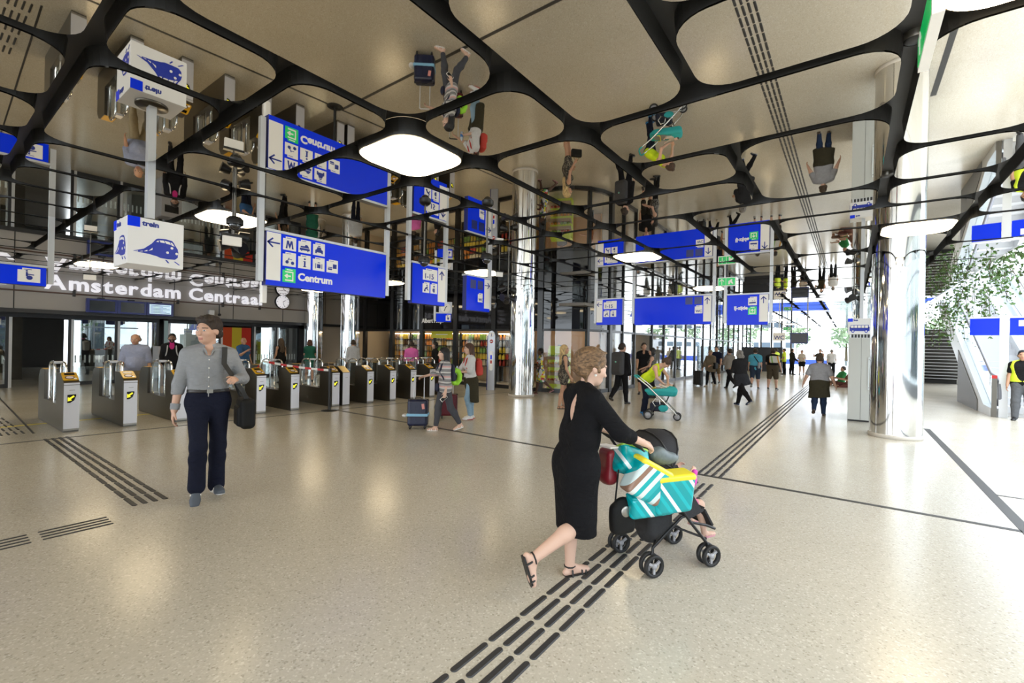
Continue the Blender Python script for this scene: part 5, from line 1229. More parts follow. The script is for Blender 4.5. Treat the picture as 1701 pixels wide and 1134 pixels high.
f = Field(.008); f.el((0, 0, .1), (.05, .1, .13), .02); f.box((0, 0, .08), (.04, .09, .1), .03, .02); soft('bag_body', f, BAGM, hb); MB().tube([(0, -.06, .2), (0, -.03, .5), (-.02, .0, .58), (0, .05, .5), (0, .06, .2)], .006, 6).build('bag_strap', BAGM, hb); MB().lathe([(0, 0), (.035, 0), (.04, -.006)], (.052, .0, .14), axis='X', n=16).build('emblem', STEEL, hb)
kid = person('small child in pink seated in the buggy, legs showing', world_b((0, .08, 0))[:2], SH, .92, legs=((78, 8, 70, 10), (82, 10, 62, 10)), arms=((30, 8, 60, 20), (30, 8, 60, 20)), skin='light', vox=.009, lean=-32, seat=.47, head=(0, 5),
    hair=(mat('hair_lightbrown', (0, 0, 0)), 'short'), wear=(('shirt', fabric('pink_cotton', (.62, .2, .32)), dict(sleeve=.7, inf=.012)), ('trousers', fabric('pink_cotton', (0, 0, 0)), dict(len=.75, inf=.014)), ('sandals', mat('sandal_pink', (.6, .3, .36), .5), {})))
tyl = thing('pink_toy', 'bright pink soft toy hanging from the buggy hood edge', 'toy', world_b((.21, .12, .66)), R(SH)); f = Field(.008); f.el((0, 0, 0), (.018, .02, .05), .01); f.el((0, 0, .055), (.022, .022, .022), .01); soft('toy_body', f, mat('toy_pink', (.75, .08, .5), .7), tyl)
# ================================================================== OTHER PEOPLE
def toloc(pos, face, w):
    c, s_ = math.cos(R(face)), math.sin(R(face)); dx, dy = w[0] - pos[0], w[1] - pos[1]
    return (c * dx + s_ * dy, -s_ * dx + c * dy, w[2])
HB = mat('hair_black', (.008, .007, .007), .55, bump=.5, bscale=90); HD = mat('hair_darkbrown', (0, 0, 0)); HBL = mat('hair_blonde', (.5, .36, .17), .6, bump=.5, bscale=90); HG = mat('hair_grey', (.22, .2, .18), .7, bump=.5, bscale=90); HR_ = mat('hair_auburn', (.07, .028, .015), .6, bump=.5, bscale=90)
HANG = (0, 7, 10, 2)
def F(n, c): return fabric(n, c)
def suitcase(loc, rz, label, col, size=(.38, .25, .52), hz=1.0, belt=None, nm='suitcase'):
    t = thing(nm, label, 'suitcase', (*loc, 0), rz); w, d, h = size
    m = mat('case_' + nm + str(col), col, .35, bump=.1, bscale=90); z0 = .06
    f = Field(.011); f.box((0, 0, z0 + h / 2), (w / 2, d / 2, h / 2), .05, .01); soft('shell', f, m, t)
    for i in range(4): MB().bx(-w / 2 * .7 + i * w * .23, -w / 2 * .7 + i * w * .23 + .02, -d / 2 - .006, -d / 2 + .02, z0 + .08, z0 + h - .08).build('shell_rib', m, t)
    MB().bx(-w / 2 - .004, w / 2 + .004, -.008, .008, z0 + .02, z0 + h + .003).build('zip_seam', BLACK, t)
    for x in (-1, 1):
        for y in (-1, 1):
            wl_ = empty('wheel', (x * (w / 2 - .05), y * (d / 2 - .05), 0), 0, t); MB().lathe([(.001, -.012), (.03, -.012), (.03, .012), (.001, .012)], (0, 0, .03), axis='X', n=14).build('tyre', RUBBER, wl_); MB().bx(-.02, .02, -.02, .02, .035, .075).build('fork', PLAST, wl_)
        MB().cyl((x * w * .25, d / 2 - .03, z0 + h), (x * w * .25, d / 2 - .03, hz), .009).build('handle_rod', ALU, t)
    MB().tube([(-w * .25, d / 2 - .03, hz - .01), (-w * .2, d / 2 - .03, hz + .01), (w * .2, d / 2 - .03, hz + .01), (w * .25, d / 2 - .03, hz - .01)], .014, 8).build('handle_grip', ALU if belt else PLAST, t)
    MB().tube([(-.06, 0, z0 + h), (-.05, 0, z0 + h + .025), (.05, 0, z0 + h + .025), (.06, 0, z0 + h)], .009, 6).build('top_handle', PLAST, t)
    if belt:
        MB().bx(-w / 2 - .006, w / 2 + .006, -d / 2 - .007, d / 2 + .007, z0 + .19, z0 + .24).build('luggage_belt', mat('belt_skyblue', (.25, .52, .75), .6), t)
        MB().ob((.11, -d / 2 - .012, z0 + .38), (.025, .004, .05), (0, R(-8), 0)).build('luggage_tag', mat('tag_coral', (.75, .3, .27), .5), t)
        f = Field(.011); f.el((-w / 2 - .05, -.02, z0 + .19), (.06, .1, .035), .02); soft('tied_cloth', f, mat('cloth_white', (.7, .7, .7), .8), t)
    return t
def backpack(B, label, m, z=.33, h=.24, w=.15, d=.09, y=-.14, pocket=None):
    t = carried(B, 'backpack', label, 'backpack'); s = B.s
    c = B.sp(0, y - d, z); f = Field(.012); f.box(c, (w * s, d * s, h * s), .06 * s, .02); f.box(B.sp(0, y - d * 1.9, z - .08), (w * .75 * s, .03 * s, h * .5 * s), .03, .03); f.el(B.sp(0, y - d, z + h * .8), np.array([w * .85, d * .9, .07]) * s, .03); soft('bag_body', f, m, t)
    for sd in (1, -1): MB().tube([B.sp(sd * .08, y + .02, z + h * .8), B.sp(sd * .1, -.02, .565), B.sp(sd * .1, .1, .47), B.sp(sd * .11, .14, .33), B.sp(sd * .15, .05, .14), B.sp(sd * .1, y + .01, z - h * .7)], .016, 6).build('shoulder_strap', m, t)
    if pocket: MB().ball(B.sp(0, y - d * 2.25, z + .05), .025, 10, 6).build('badge', pocket, t)
    return t

# --- travellers with suitcases
p1, a1 = (-6.07, 6.08), 155
suitcase((-6.62, 5.93), R(40), 'navy suitcase with pale blue belt and coral tag', (.008, .012, .045), (.38, .25, .5), .99, belt=True)
w1 = person('woman in grey striped top with green neck pillow pushing a navy suitcase', p1, a1, 1.55, legs=((14, 1, 8, 4), (-14, 1, 18, -12)), arms=(('ik', toloc(p1, a1, (-6.55, 6.02, 1.0)), (.6, -.5, -.6)), (2, 7, 12, 4)), skin='light', vox=.0105, lean=2, female=True, head=(0, 0),
    hair=(HB, 'long'), wear=(('shirt', pattern('stripes_grey', [(.55, .54, .53), (.2, .2, .21), (.22, .22, .23), (.55, .53, .52), (.6, .33, .32), (.3, .3, .31), (.16, .16, .17)], 'stripes', 5.5), dict(sleeve=1.35, inf=.018, loose=.008, hem=-.1)),
          ('trousers', F('charcoal', (.07, .072, .085)), dict(len=1.86, inf=.012)), ('sandals', mat('sandal_white', (.8, .8, .8), .5), dict(plat=.02))))
t = carried(w1, 'neck_pillow', 'bright lime green neck pillow strapped behind the striped woman', 'neck pillow')
f = Field(.011); c = w1.sp(0, -.25, .2)
for i in range(9):
    a = R(-158 + 316 * i / 8); a2 = R(-158 + 316 * (i + 1) / 8)
    if i < 8: f.rc(c + np.array([0, .082 * math.sin(a), .125 * math.cos(a)]), c + np.array([0, .082 * math.sin(a2), .125 * math.cos(a2)]), .047, .047, .012)
soft('pillow', f, mat('pillow_lime', (.33, .72, .04), .7), t)
backpack(w1, 'small navy backpack worn by the woman in the striped top', mat('fabric_navy_bag', (.012, .016, .045), .7), z=.28, h=.17, w=.12, d=.05, y=-.11)
t = carried(w1, 'crossbody_bag', 'small navy crossbody bag at the striped woman\'s hip', 'bag'); f = Field(.01); f.el(w1.sp(.05, .15, .0), (.06, .045, .085), .02); soft('bag_body', f, mat('fabric_navy_bag', (0, 0, 0)), t); MB().tube([w1.sp(.02, .15, .06), w1.sp(-.03, .13, .3), w1.sp(-.1, .06, .53), w1.sp(-.1, -.09, .45)], .007, 6).build('bag_strap', mat('strap_brown', (.07, .03, .02), .6), t)
t = carried(w1, 'phone', 'white mobile phone in the striped woman\'s lowered hand', 'phone'); q = w1.J[-1]; pp = q['wr'] + q['hd'] * .12 + q['pn'] * .02; MB().ob(pp, (.006, .034, .068), (R(50), 0, 0)).build('phone_case', WHITE, t); MB().ob(pp + np.array([-.007, 0, 0]), (.001, .03, .06), (R(50), 0, 0)).build('phone_screen', SCRB, t)
p2, a2 = (-6.62, 7.40), 148
suitcase((-7.06, 7.2), R(45), 'dark red hard shell suitcase behind the striped woman', (.12, .008, .018), (.38, .26, .47), .98)
w2 = person('woman in white top and pale jeans with red backpack', p2, a2, 1.63, legs=((-4, 1, 4, 0), (12, 1, 22, 0)), arms=(('ik', toloc(p2, a2, (-7.0, 7.22, 1.0)), (.6, -.5, -.6)), ('ik', (-.02, .22, 1.03), (-.8, -.3, -.6))), skin='light', vox=.0105, lean=2, female=True, head=(8, -3),
    hair=(HR_, 'xlong'), wear=(('shirt', F('white_knit', (.66, .66, .67)), dict(sleeve=.95, inf=.02, loose=.012, hem=-.04)), ('trousers', F('pale_denim', (.28, .42, .55)), dict(len=1.95, inf=.008)), ('tied', F('olive_jacket', (.045, .04, .025)), dict(drop=-.5)),
          ('shoes', mat('trainer_white', (.75, .74, .73), .5), dict(sole=mat('sole_red', (.5, .05, .05), .5)))))
backpack(w2, 'red backpack on the woman in the white top', mat('fabric_red_bag', (.52, .045, .03), .7), z=.26, h=.19, w=.14, d=.075, y=-.12)
t = carried(w2, 'water_bottle', 'clear water bottle with blue label held by the woman in white', 'bottle'); c_ = w2.J[-1]['wr'] + w2.J[-1]['hd'] * .06; MB().lathe([(.001, -.09), (.03, -.09), (.032, .05), (.014, .085), (.014, .1), (.001, .1)], tuple(c_ + np.array([0, .03, .03])), n=14).build('bottle_body', mat('bottle_clear', (.55, .65, .75), .1), t); MB().lathe([(.033, -.04), (.033, .02)], tuple(c_ + np.array([0, .03, .03])), n=14).build('bottle_label', mat('label_blue', (.05, .2, .55), .4), t)

# --- people in front of the shop corner
FLOR = pattern('floral', [(.6, .6, .62), (.1, .12, .3), (.7, .6, .05), (.62, .62, .65), (.1, .35, .12), (.6, .08, .06), (.05, .05, .06), (.6, .6, .6)], 'voronoi', 14.)
person('woman in bright floral dress and white headband beside the mirror column', (-8.25, 12.7), 128, 1.52, legs=((12, 1, 6, 2), (-18, 2, 30, -25)), arms=((22, 6, 70, 25), (10, 6, 60, 25)), skin='dark', vox=.013, female=True, bulk=1.05, hair=(HB, 'short'),
       wear=(('shirt', FLOR, dict(sleeve=.75, inf=.02, hem=-.1)), ('skirt', FLOR, dict(hem=.42, r=.2, top=.1, inf=.02)), ('sandals', mat('sandal_pink', (0, 0, 0)), {})))
SNK = pattern('snake_print', [(.03, .028, .025), (.12, .105, .08), (.05, .045, .04), (.02, .02, .02), (.2, .17, .13)], 'voronoi', 30.)
blo = person('blonde woman in dark patterned playsuit and black platform shoes', (-6.0, 10.35), -42, 1.64, legs=((-8, 1, 4, 0), (10, 2, 14, 0)), arms=((4, 9, 22, 4), (6, 9, 34, 8)), skin='tan', vox=.012, female=True, head=(-25, 0), hair=(HBL, 'long'),
       wear=(('shirt', SNK, dict(sleeve=0, inf=.014, hem=-.08, armhole=1)), ('trousers', SNK, dict(len=.42, inf=.03, waist=.18)), ('sandals', mat('sandal_black', (0, 0, 0)), dict(plat=.05, strap=1))))
t = carried(blo, 'handbag', 'black handbag with gold trim carried by the blonde woman', 'bag'); q = blo.J[1]; c_ = q['wr'] + q['hd'] * .1; f = Field(.012); f.box(c_ + np.array([0, 0, -.16]), (.05, .14, .1), .03, .02); soft('bag_body', f, BAGM, t); MB().tube([c_ + np.array([0, -.09, -.07]), c_ + np.array([0, -.03, .02]), c_ + np.array([0, .03, .02]), c_ + np.array([0, .09, -.07])], .007, 6).build('bag_handle', BRASS, t)
bp = person('man in black suit with large grey backpack seen from behind', (-5.25, 12.35), -5, 1.72, legs=((8, 2, 4, 0), (-14, 2, 34, -20)), arms=(HANG, (6, 8, 12, 3)), skin='fair', vox=.013, head=(-20, 0), hair=(HD, 'short'),
       wear=(('jacket', F('black_suit', (.012, .012, .014)), dict(sleeve=1.95, inf=.02, hem=-.12)), ('trousers', F('black_suit', (0, 0, 0)), dict(inf=.014)), ('shoes', mat('shoe_black', (.012, .011, .011), .35), dict(tall=.01))))
backpack(bp, 'large dark grey backpack on the man in black suit', mat('fabric_grey_bag', (.045, .045, .05), .75, bump=.3), z=.24, h=.33, w=.17, d=.11, y=-.13, pocket=mat('badge_mint', (.2, .5, .4), .5))
person('man in black v-neck tee and sunglasses before the shop entrance', (-5.75, 15.4), -160, 1.76, legs=((2, 3, 4, 0), (-2, 3, 6, 0)), arms=((14, 6, 30, 6), (10, 8, 40, 10)), skin='tan', vox=.015, head=(12, 4), hair=(HD, 'short'),
       wear=(('shirt', F('black_tee', (.012, .012, .013)), dict(sleeve=.55, inf=.016, vneck=.05)), ('trousers', F('dark_olive', (.03, .028, .022)), dict(len=1.05, inf=.022)), ('shoes', mat('shoe_black', (0, 0, 0)), {})))
wb = person('dark haired woman in sleeveless black and grey top by the pram', (-5.15, 14.55), 105, 1.6, legs=((4, 2, 4, 0), (-4, 2, 6, 0)), arms=((16, 6, 36, 6), (18, 6, 50, 14)), skin='fair', vox=.014, female=True, bulk=1.12, hair=(HB, 'bob'),
       wear=(('shirt', pattern('lace_grey', [(.02, .02, .02), (.2, .19, .18), (.12, .12, .12), (.02, .02, .02)], 'voronoi', 40.), dict(sleeve=0, inf=.016, armhole=1, hem=-.1)), ('trousers', F('black_suit', (0, 0, 0)), dict(inf=.012)), ('shoes', mat('shoe_black', (0, 0, 0)), {})))
# --- pram group
px_, py_ = -3.47, 10.42; PA = -76.0
pm = thing('pram', 'turquoise pram with carrycot and silver frame', 'pram', (px_, py_, 0), R(PA))
TQ = mat('turquoise_fabric', (.02, .36, .37), .7, bump=.15, bscale=90); SIL = mat('silver_tube', (.6, .6, .58), .25, .9)
f = Field(.011); f.box((0, .02, .62), (.17, .33, .085), .08, .03); f.box((0, -.0, .66), (.185, .35, .06), .06, .02); f.cut(np.array([0, -.1, 1.]), (0, 0, .705)); soft('carrycot', f, TQ, pm)
f = Field(.011); f.el((0, .2, .66), (.17, .16, .11), .02); f.cut(np.array([0, -.8, .3]), (0, .12, .7)); soft('cot_hood', f, TQ, pm)
f = Field(.011); f.el((0, -.07, .69), (.14, .2, .03), .02); soft('blanket', f, mat('blanket_grey', (.2, .2, .2), .9), pm)
MB().tube([(-.15, -.18, .705), (-.14, -.12, .715), (.14, -.12, .715), (.15, -.18, .705)], .007, 6).build('yellow_strap', YL_, pm)
for sd in (1, -1):
    MB().tube([(sd * .2, -.5, .93), (sd * .2, -.3, .78), (sd * .2, .05, .45), (sd * .2, .3, .19), (sd * .1, .36, .12)], .016, 8).build('main_tube', SIL, pm); MB().tube([(sd * .21, -.24, .1), (sd * .2, -.1, .3), (sd * .19, .12, .4), (sd * .18, .18, .55)], .012, 8).build('rear_tube', FR, pm)
    w_ = empty('rear_wheel', (sd * .22, -.26, .1), 0, pm); MB().lathe([(.07, -.016), (.1, -.018), (.1, .018), (.07, .016), (.07, -.016)], axis='X', n=22).build('tyre', RUBBER, w_); MB().lathe([(.001, -.012), (.072, -.01), (.072, .01), (.001, .012)], axis='X', n=14).build('hub', GREYP, w_)
    w_ = empty('front_wheel', (sd * .085, .36, .085), 0, pm); MB().lathe([(.06, -.014), (.085, -.016), (.085, .016), (.06, .014), (.06, -.014)], axis='X', n=22).build('tyre', RUBBER, w_); MB().lathe([(.001, -.012), (.062, -.01), (.062, .01), (.001, .012)], axis='X', n=14).build('hub', GREYP, w_)
MB().tube([(-.2, -.5, .93), (-.19, -.56, .965), (-.1, -.58, .975), (.1, -.58, .975), (.19, -.56, .965), (.2, -.5, .93)], .019, 8).build('push_handle', TQ, pm)
MB().tube([(-.22, -.26, .1), (.22, -.26, .1)], .01, 8).build('rear_axle', SIL, pm); MB().tube([(.0, -.24, .12), (0, .1, .15), (0, .36, .15)], .012, 8).build('keel_tube', SIL, pm)
f = Field(.011); f.box((0, -.05, .28), (.16, .18, .1), .05, .03); soft('under_basket', f, mat('basket_navy', (.01, .013, .03), .8, var=.4, vscale=40), pm); f = Field(.011); f.el((.12, .05, .27), (.06, .12, .09), .02); soft('basket_pouch', f, TQ, pm)
for sd in (1,): MB().tube([(sd * .2, -.1, .3), (sd * .22, -.16, .4), (sd * .2, -.1, .48), (sd * .19, -.02, .46), (sd * .19, -.0, .34)], .01, 8).build('hinge_loop', SIL, pm)
bb = person('baby lying in the turquoise carrycot', (px_ + .02, py_), PA + 180, .56, legs=((86, 6, 4, 0), (86, 6, 4, 0)), arms=((20, 20, 20, 10), (20, 20, 20, 10)), skin='light', vox=.011, lean=-74, seat=.70, hair=(HD, 'short'), wear=(('shirt', F('cream_cotton', (.6, .55, .48)), dict(sleeve=1.8, inf=.014)),))
person('woman in neon yellow vest top bending over the turquoise pram', (-3.93, 10.72), -98, 1.62, legs=((8, 3, 10, 0), (-6, 3, 10, 0)), arms=(('ik', (.08, .47, .8), (.7, .2, -.5)), ('ik', (-.1, .5, .8), (-.7, .2, -.5))), skin='fair', vox=.012, lean=46, female=True, bulk=1.05, head=(10, -14),
       hair=(mat('hair_chestnut', (.05, .025, .014), .6, bump=.5, bscale=90), 'bun'), wear=(('vest', F('neon_yellow', (.62, .8, .03)), dict(sleeve=0, inf=.016, armhole=1, scoop=.13, hem=-.06)), ('trousers', F('navy_trouser', (.012, .015, .03)), dict(inf=.012)), ('shoes', mat('trainer_blue', (.03, .2, .45), .5), {})))

# --- walkers further down the hall
suitcase((-5.25, 20.55), R(-10), 'black upright trolley case beside the woman in the beige tunic', (.012, .012, .013), (.36, .26, .6), 1.0)
sw = person('woman in beige tunic and cap pulling a black trolley case', (-4.8, 20.7), 165, 1.55, legs=((10, 2, 4, 0), (-12, 2, 14, -8)), arms=((4, 18, 20, 4), (10, 8, 60, 20)), skin='tan', vox=.018, female=True, hair=(mat('cap_beige', (.3, .24, .15), .8), 'cap'), wear=(('shirt', F('beige_tunic', (.2, .16, .115)), dict(sleeve=1.5, inf=.035, loose=.02, hem=-.22)), ('trousers', F('black_suit', (0, 0, 0)), dict(inf=.012)), ('shoes', mat('shoe_tan', (.4, .33, .24), .5), {})))
t = carried(sw, 'handbag', 'black handbag on the arm of the beige tunic woman', 'bag'); f = Field(.016); f.box(sw.sp(-.26, .02, .08), (.06, .14, .14), .05, .02); soft('bag_body', f, BAGM, t)
person('man in navy tee standing behind the beige tunic woman', (-5.05, 22.9), 175, 1.72, legs=((4, 2, 4, 0), (-6, 2, 8, 0)), arms=(HANG, (8, 8, 20, 4)), skin='tan', vox=.02, hair=(HB, 'short'), wear=(('shirt', F('navy_tee', (.012, .016, .04)), dict(sleeve=.6, inf=.018)), ('trousers', F('khaki_short', (.16, .12, .075)), dict(len=.95, inf=.02)), ('shoes', mat('shoe_black', (0, 0, 0)), {})))
wk = person('grey haired man in dark clothes striding across the hall', (-2.5, 14.35), 48, 1.62, legs=((20, 1, 6, 4), (-30, 1, 20, -30)), arms=((30, 6, 85, 30), (20, 6, 90, 30)), skin='tan', vox=.013, lean=6, hair=(HG, 'bob'), wear=(('jacket', F('dark_shirt', (.02, .02, .022)), dict(sleeve=1.4, inf=.024, hem=-.12)), ('trousers', F('black_suit', (0, 0, 0)), dict(inf=.014)), ('tied', F('slate_jacket', (.03, .032, .038)), dict(drop=-.25)), ('shoes', mat('trainer_navy', (.015, .03, .08), .5), dict(sole=mat('sole_pale', (0, 0, 0))))))
person('person in dark trousers walking just behind the striding grey haired man', (-3.95, 20.2), 50, 1.66, legs=((22, 1, 6, 0), (-26, 1, 24, -30)), arms=(HANG, (20, 6, 60, 20)), skin='fair', vox=.02, hair=(HD, 'short'), wear=(('shirt', F('taupe_top', (.25, .22, .19)), dict(sleeve=1.2, inf=.02)), ('trousers', F('black_suit', (0, 0, 0)), dict(inf=.012)), ('shoes', mat('shoe_black', (0, 0, 0)), {})))
bl = person('man in sky blue tee and denim shorts walking away', (-3.15, 21.1), 8, 1.66, legs=((10, 3, 4, 0), (-10, 3, 42, -30)), arms=(HANG, (4, 9, 20, 3)), skin='fair', vox=.018, bulk=1.06, hair=(HD, 'short'), wear=(('shirt', F('sky_tee', (.1, .42, .58)), dict(sleeve=.6, inf=.024, hem=-.12)), ('trousers', F('dark_denim', (.03, .045, .075)), dict(len=1.0, inf=.03)), ('shoes', mat('shoe_black', (0, 0, 0)), dict(sole=mat('sole_pale', (0, 0, 0))))))
t = carried(bl, 'sling_bag', 'black and silver sling bag on the man in sky blue', 'bag'); f = Field(.016); f.box(bl.sp(.14, -.13, .1), (.05, .04, .13), .04, .02); soft('bag_body', f, mat('bag_silver', (.3, .3, .32), .5), t); MB().tube([bl.sp(.14, -.13, .2), bl.sp(.02, -.15, .38), bl.sp(-.1, -.05, .56)], .02, 6).build('bag_strap', BAGM, t)
bg_ = person('heavy man in black tee and khaki shorts carrying a bag on his back', (-2.55, 21.4), -4, 1.66, legs=((3, 5, 4, 0), (-4, 5, 6, 0)), arms=((6, 12, 20, 4), (10, 10, 130, 10)), skin='fair', vox=.018, bulk=1.15, hair=(HD, 'short'), wear=(('shirt', F('black_tee', (0, 0, 0)), dict(sleeve=.6, inf=.024, hem=-.14)), ('trousers', F('khaki_cargo', (.075, .06, .04)), dict(len=.95, inf=.035)), ('shoes', mat('shoe_black', (0, 0, 0)), dict(sole=mat('sole_pale', (0, 0, 0))))))
t = carried(bg_, 'tote_bag', 'white bag with orange and green stripes over the heavy man\'s shoulder', 'bag'); f = Field(.016); f.box(bg_.sp(.1, -.2, .36), (.19, .05, .14), .05, .02); soft('bag_body', f, pattern('tote_stripes', [(.7, .7, .66), (.68, .68, .64), (.72, .35, .05), (.7, .7, .66), (.3, .5, .15), (.7, .7, .66)], 'stripes', 3., .6, (1, 0, .2)), t)
gr = person('man in grey tee with olive jacket tied at the waist, walking away', (-.62, 13.85), 2, 1.52, legs=((6, 2, 4, 0), (-10, 2, 36, -24)), arms=((-6, 22, 22, 4), (-8, 24, 30, 6)), skin='fair', vox=.0125, bulk=1.12, hair=(mat('hair_brown', (.06, .038, .022), .7, bump=.5, bscale=90), 'short'), wear=(('shirt', F('grey_tee', (.3, .3, .32)), dict(sleeve=.75, inf=.022, hem=-.02)), ('trousers', F('dark_jeans', (.02, .035, .075)), dict(inf=.014)), ('tied', F('olive_jacket', (0, 0, 0)), dict(drop=-.42)), ('shoes', mat('shoe_brown', (.06, .04, .03), .6), {})))
HV = mat('hivis_yellow', (.6, .75, .03), .6)
for i, (x, y, a, lab) in enumerate(((-3.5, 34.8, 100, 'worker in high visibility vest in the far group, facing the others'), (-3.1, 35.3, -60, 'worker in dark clothes listening beside the vested worker'), (-3.9, 34.2, 60, 'second worker in high visibility vest at the edge of the far group'))):
    person(lab, (x, y), a, 1.7, legs=((2, 4, 4, 0), (-2, 4, 4, 0)), arms=((10, 10, 40, 10), (8, 10, 60, 20)), skin='tan', vox=.026, hair=(HD, 'short'), wear=(('shirt', HV if i != 1 else F('dark_shirt', (0, 0, 0)), dict(sleeve=.5 if i != 1 else 1.9, inf=.03)), ('trousers', F('black_suit', (0, 0, 0)), dict(inf=.02)), ('shoes', mat('shoe_black', (0, 0, 0)), {})))
person('person in cream top standing alone far down the hall', (-2.6, 36.0), 175, 1.62, legs=((2, 2, 4, 0), (-2, 2, 4, 0)), arms=((16, 14, 80, 24), (16, 14, 80, 24)), skin='tan', vox=.026, female=True, hair=(HD, 'short'), wear=(('shirt', F('cream_cotton', (0, 0, 0)), dict(sleeve=.8, inf=.02)), ('skirt', F('black_suit', (0, 0, 0)), dict(hem=.55, r=.16)), ('shoes', mat('shoe_black', (0, 0, 0)), {})))
person('man in white shirt walking near the far opening', (-.95, 35.2), 0, 1.7, legs=((10, 2, 4, 0), (-12, 2, 20, -10)), arms=(HANG, HANG), skin='fair', vox=.026, bulk=1.1, hair=(HG, 'short'), wear=(('shirt', F('white_knit', (0, 0, 0)), dict(sleeve=.7, inf=.02)), ('trousers', F('black_suit', (0, 0, 0)), dict(inf=.02)), ('shoes', mat('shoe_black', (0, 0, 0)), {})))
person('person with arms raised behind the grey tee man, far down the hall', (-1.6, 36.2), 160, 1.7, legs=((2, 3, 4, 0), (-2, 3, 4, 0)), arms=((60, 20, 110, 20), (60, 20, 110, 20)), skin='tan', vox=.026, hair=(HB, 'short'), wear=(('shirt', F('olive_jacket', (0, 0, 0)), dict(sleeve=.7, inf=.02)), ('trousers', F('black_suit', (0, 0, 0)), dict(inf=.02)), ('shoes', mat('shoe_black', (0, 0, 0)), {})))
for i, (x, y, col, lab) in enumerate(((-.34, 26.4, (.05, .3, .1), 'person in green top sitting on the floor beyond the kiosk'), (-.05, 25.4, (.25, .13, .1), 'person in brown top sitting on the floor beside the one in green'))):
    person(lab, (x, y), 120 - 20 * i, 1.65, legs=((95, 6, 100, 10), (70, 8, 80, 10)), arms=((30, 10, 60, 10), (20, 10, 70, 14)), skin='tan', vox=.022, seat=.14, lean=-8, hair=(HD, 'short'), wear=(('shirt', F('seated_%d' % i, col), dict(sleeve=.7, inf=.02)), ('trousers', F('seated_trouser_%d' % i, ((.2, .13, .1), (.15, .06, .05))[i]), dict(len=1.0, inf=.02)), ('shoes', mat('shoe_black', (0, 0, 0)), {})))
person('station worker in black tee with yellow high visibility sleeve by escalators', (3.42, 16.55), 165, 1.72, legs=((4, 3, 6, 0), (-6, 3, 10, 0)), arms=((4, 10, 14, 4), (6, 12, 20, 4)), skin='tan', vox=.013, hair=(HB, 'short'), wear=(('shirt', F('black_tee', (0, 0, 0)), dict(sleeve=.6, inf=.02)), ('vest', HV, dict(sleeve=0, inf=.026, vneck=.42, armhole=1, hem=.0)), ('trousers', F('grey_work', (.11, .115, .125)), dict(inf=.024)), ('shoes', mat('shoe_black', (0, 0, 0)), {})))
# --- people behind the gates
person('balding man in pale blue shirt and khaki trousers passing through the gates', (-13.7, 3.36), -112, 1.72, legs=((16, 2, 6, 2), (-14, 2, 16, -8)), arms=((8, 10, 40, 10), (0, 12, 16, 3)), skin='tan', vox=.012, bulk=1.12, head=(-10, -6), hair=(HG, 'balding'), wear=(('shirt', F('pale_blue', (.3, .33, .45)), dict(sleeve=.98, inf=.024, loose=.01, hem=-.06)), ('trousers', F('khaki_long', (.34, .28, .18)), dict(inf=.016)), ('shoes', mat('shoe_black', (0, 0, 0)), {})))
bd = person('bearded man in black jacket and pink shirt behind the gates', (-15.6, 4.65), -108, 1.74, legs=((4, 3, 4, 0), (-4, 3, 6, 0)), arms=((6, 9, 30, 6), (6, 9, 30, 6)), skin='brown', vox=.013, beard=mat('beard_black', (.012, .01, .009), .8), hair=(HB, 'short'), wear=(('shirt', F('magenta_shirt', (.5, .03, .18)), dict(sleeve=.5, inf=.012, collar=1)), ('jacket', F('black_suit', (0, 0, 0)), dict(sleeve=1.9, inf=.022, vneck=.1)), ('trousers', F('black_suit', (0, 0, 0)), dict(inf=.012)), ('shoes', mat('shoe_black', (0, 0, 0)), {})))
backpack(bd, 'dark backpack with pale straps on the bearded man', mat('strap_pale', (.5, .5, .5), .7), z=.3, h=.2, w=.12, d=.06, y=-.12)
person('bald man in blue polo shirt holding a cup behind the gates', (-17.0, 7.15), -70, 1.68, legs=((2, 3, 4, 0), (-2, 3, 4, 0)), arms=((30, 8, 95, 20), (2, 10, 16, 2)), skin='tan', vox=.014, bulk=1.1, head=(-15, 0), hair=None, wear=(('shirt', F('polo_blue', (.045, .12, .28)), dict(sleeve=.7, inf=.022)), ('trousers', F('navy_trouser', (0, 0, 0)), dict(inf=.014)), ('shoes', mat('shoe_black', (0, 0, 0)), {})))
person('long haired woman in black sleeveless top by the glass doors', (-17.4, 8.65), 100, 1.68, legs=((4, 2, 4, 0), (-8, 2, 8, 0)), arms=(HANG, (4, 10, 14, 2)), skin='tan', vox=.014, female=True, hair=(mat('hair_brown', (0, 0, 0)), 'long'), wear=(('shirt', F('black_tee', (0, 0, 0)), dict(sleeve=0, inf=.014, armhole=1)), ('trousers', F('black_suit', (0, 0, 0)), dict(inf=.01)), ('shoes', mat('shoe_black', (0, 0, 0)), {})))
person('woman in green dress with short auburn hair by the mirror column', (-17.3, 9.75), 60, 1.66, legs=((2, 2, 4, 0), (-4, 2, 4, 0)), arms=((24, 8, 90, 20), (24, 8, 80, 20)), skin='fair', vox=.014, female=True, bulk=1.05, hair=(HR_, 'bob'), wear=(('shirt', F('bottle_green', (.02, .11, .08)), dict(sleeve=.6, inf=.018)), ('skirt', F('bottle_green', (0, 0, 0)), dict(hem=.5, r=.2)), ('shoes', mat('shoe_black', (0, 0, 0)), {})))
person('man in white shirt seen from behind near the shop wall', (-15.5, 10.5), 70, 1.68, legs=((6, 2, 4, 0), (-6, 2, 10, 0)), arms=(HANG, HANG), skin='tan', vox=.014, hair=(HD, 'short'), wear=(('shirt', F('white_blue', (.52, .55, .6)), dict(sleeve=1.9, inf=.024)), ('trousers', F('navy_trouser', (0, 0, 0)), dict(inf=.014)), ('shoes', mat('shoe_black', (0, 0, 0)), {})))
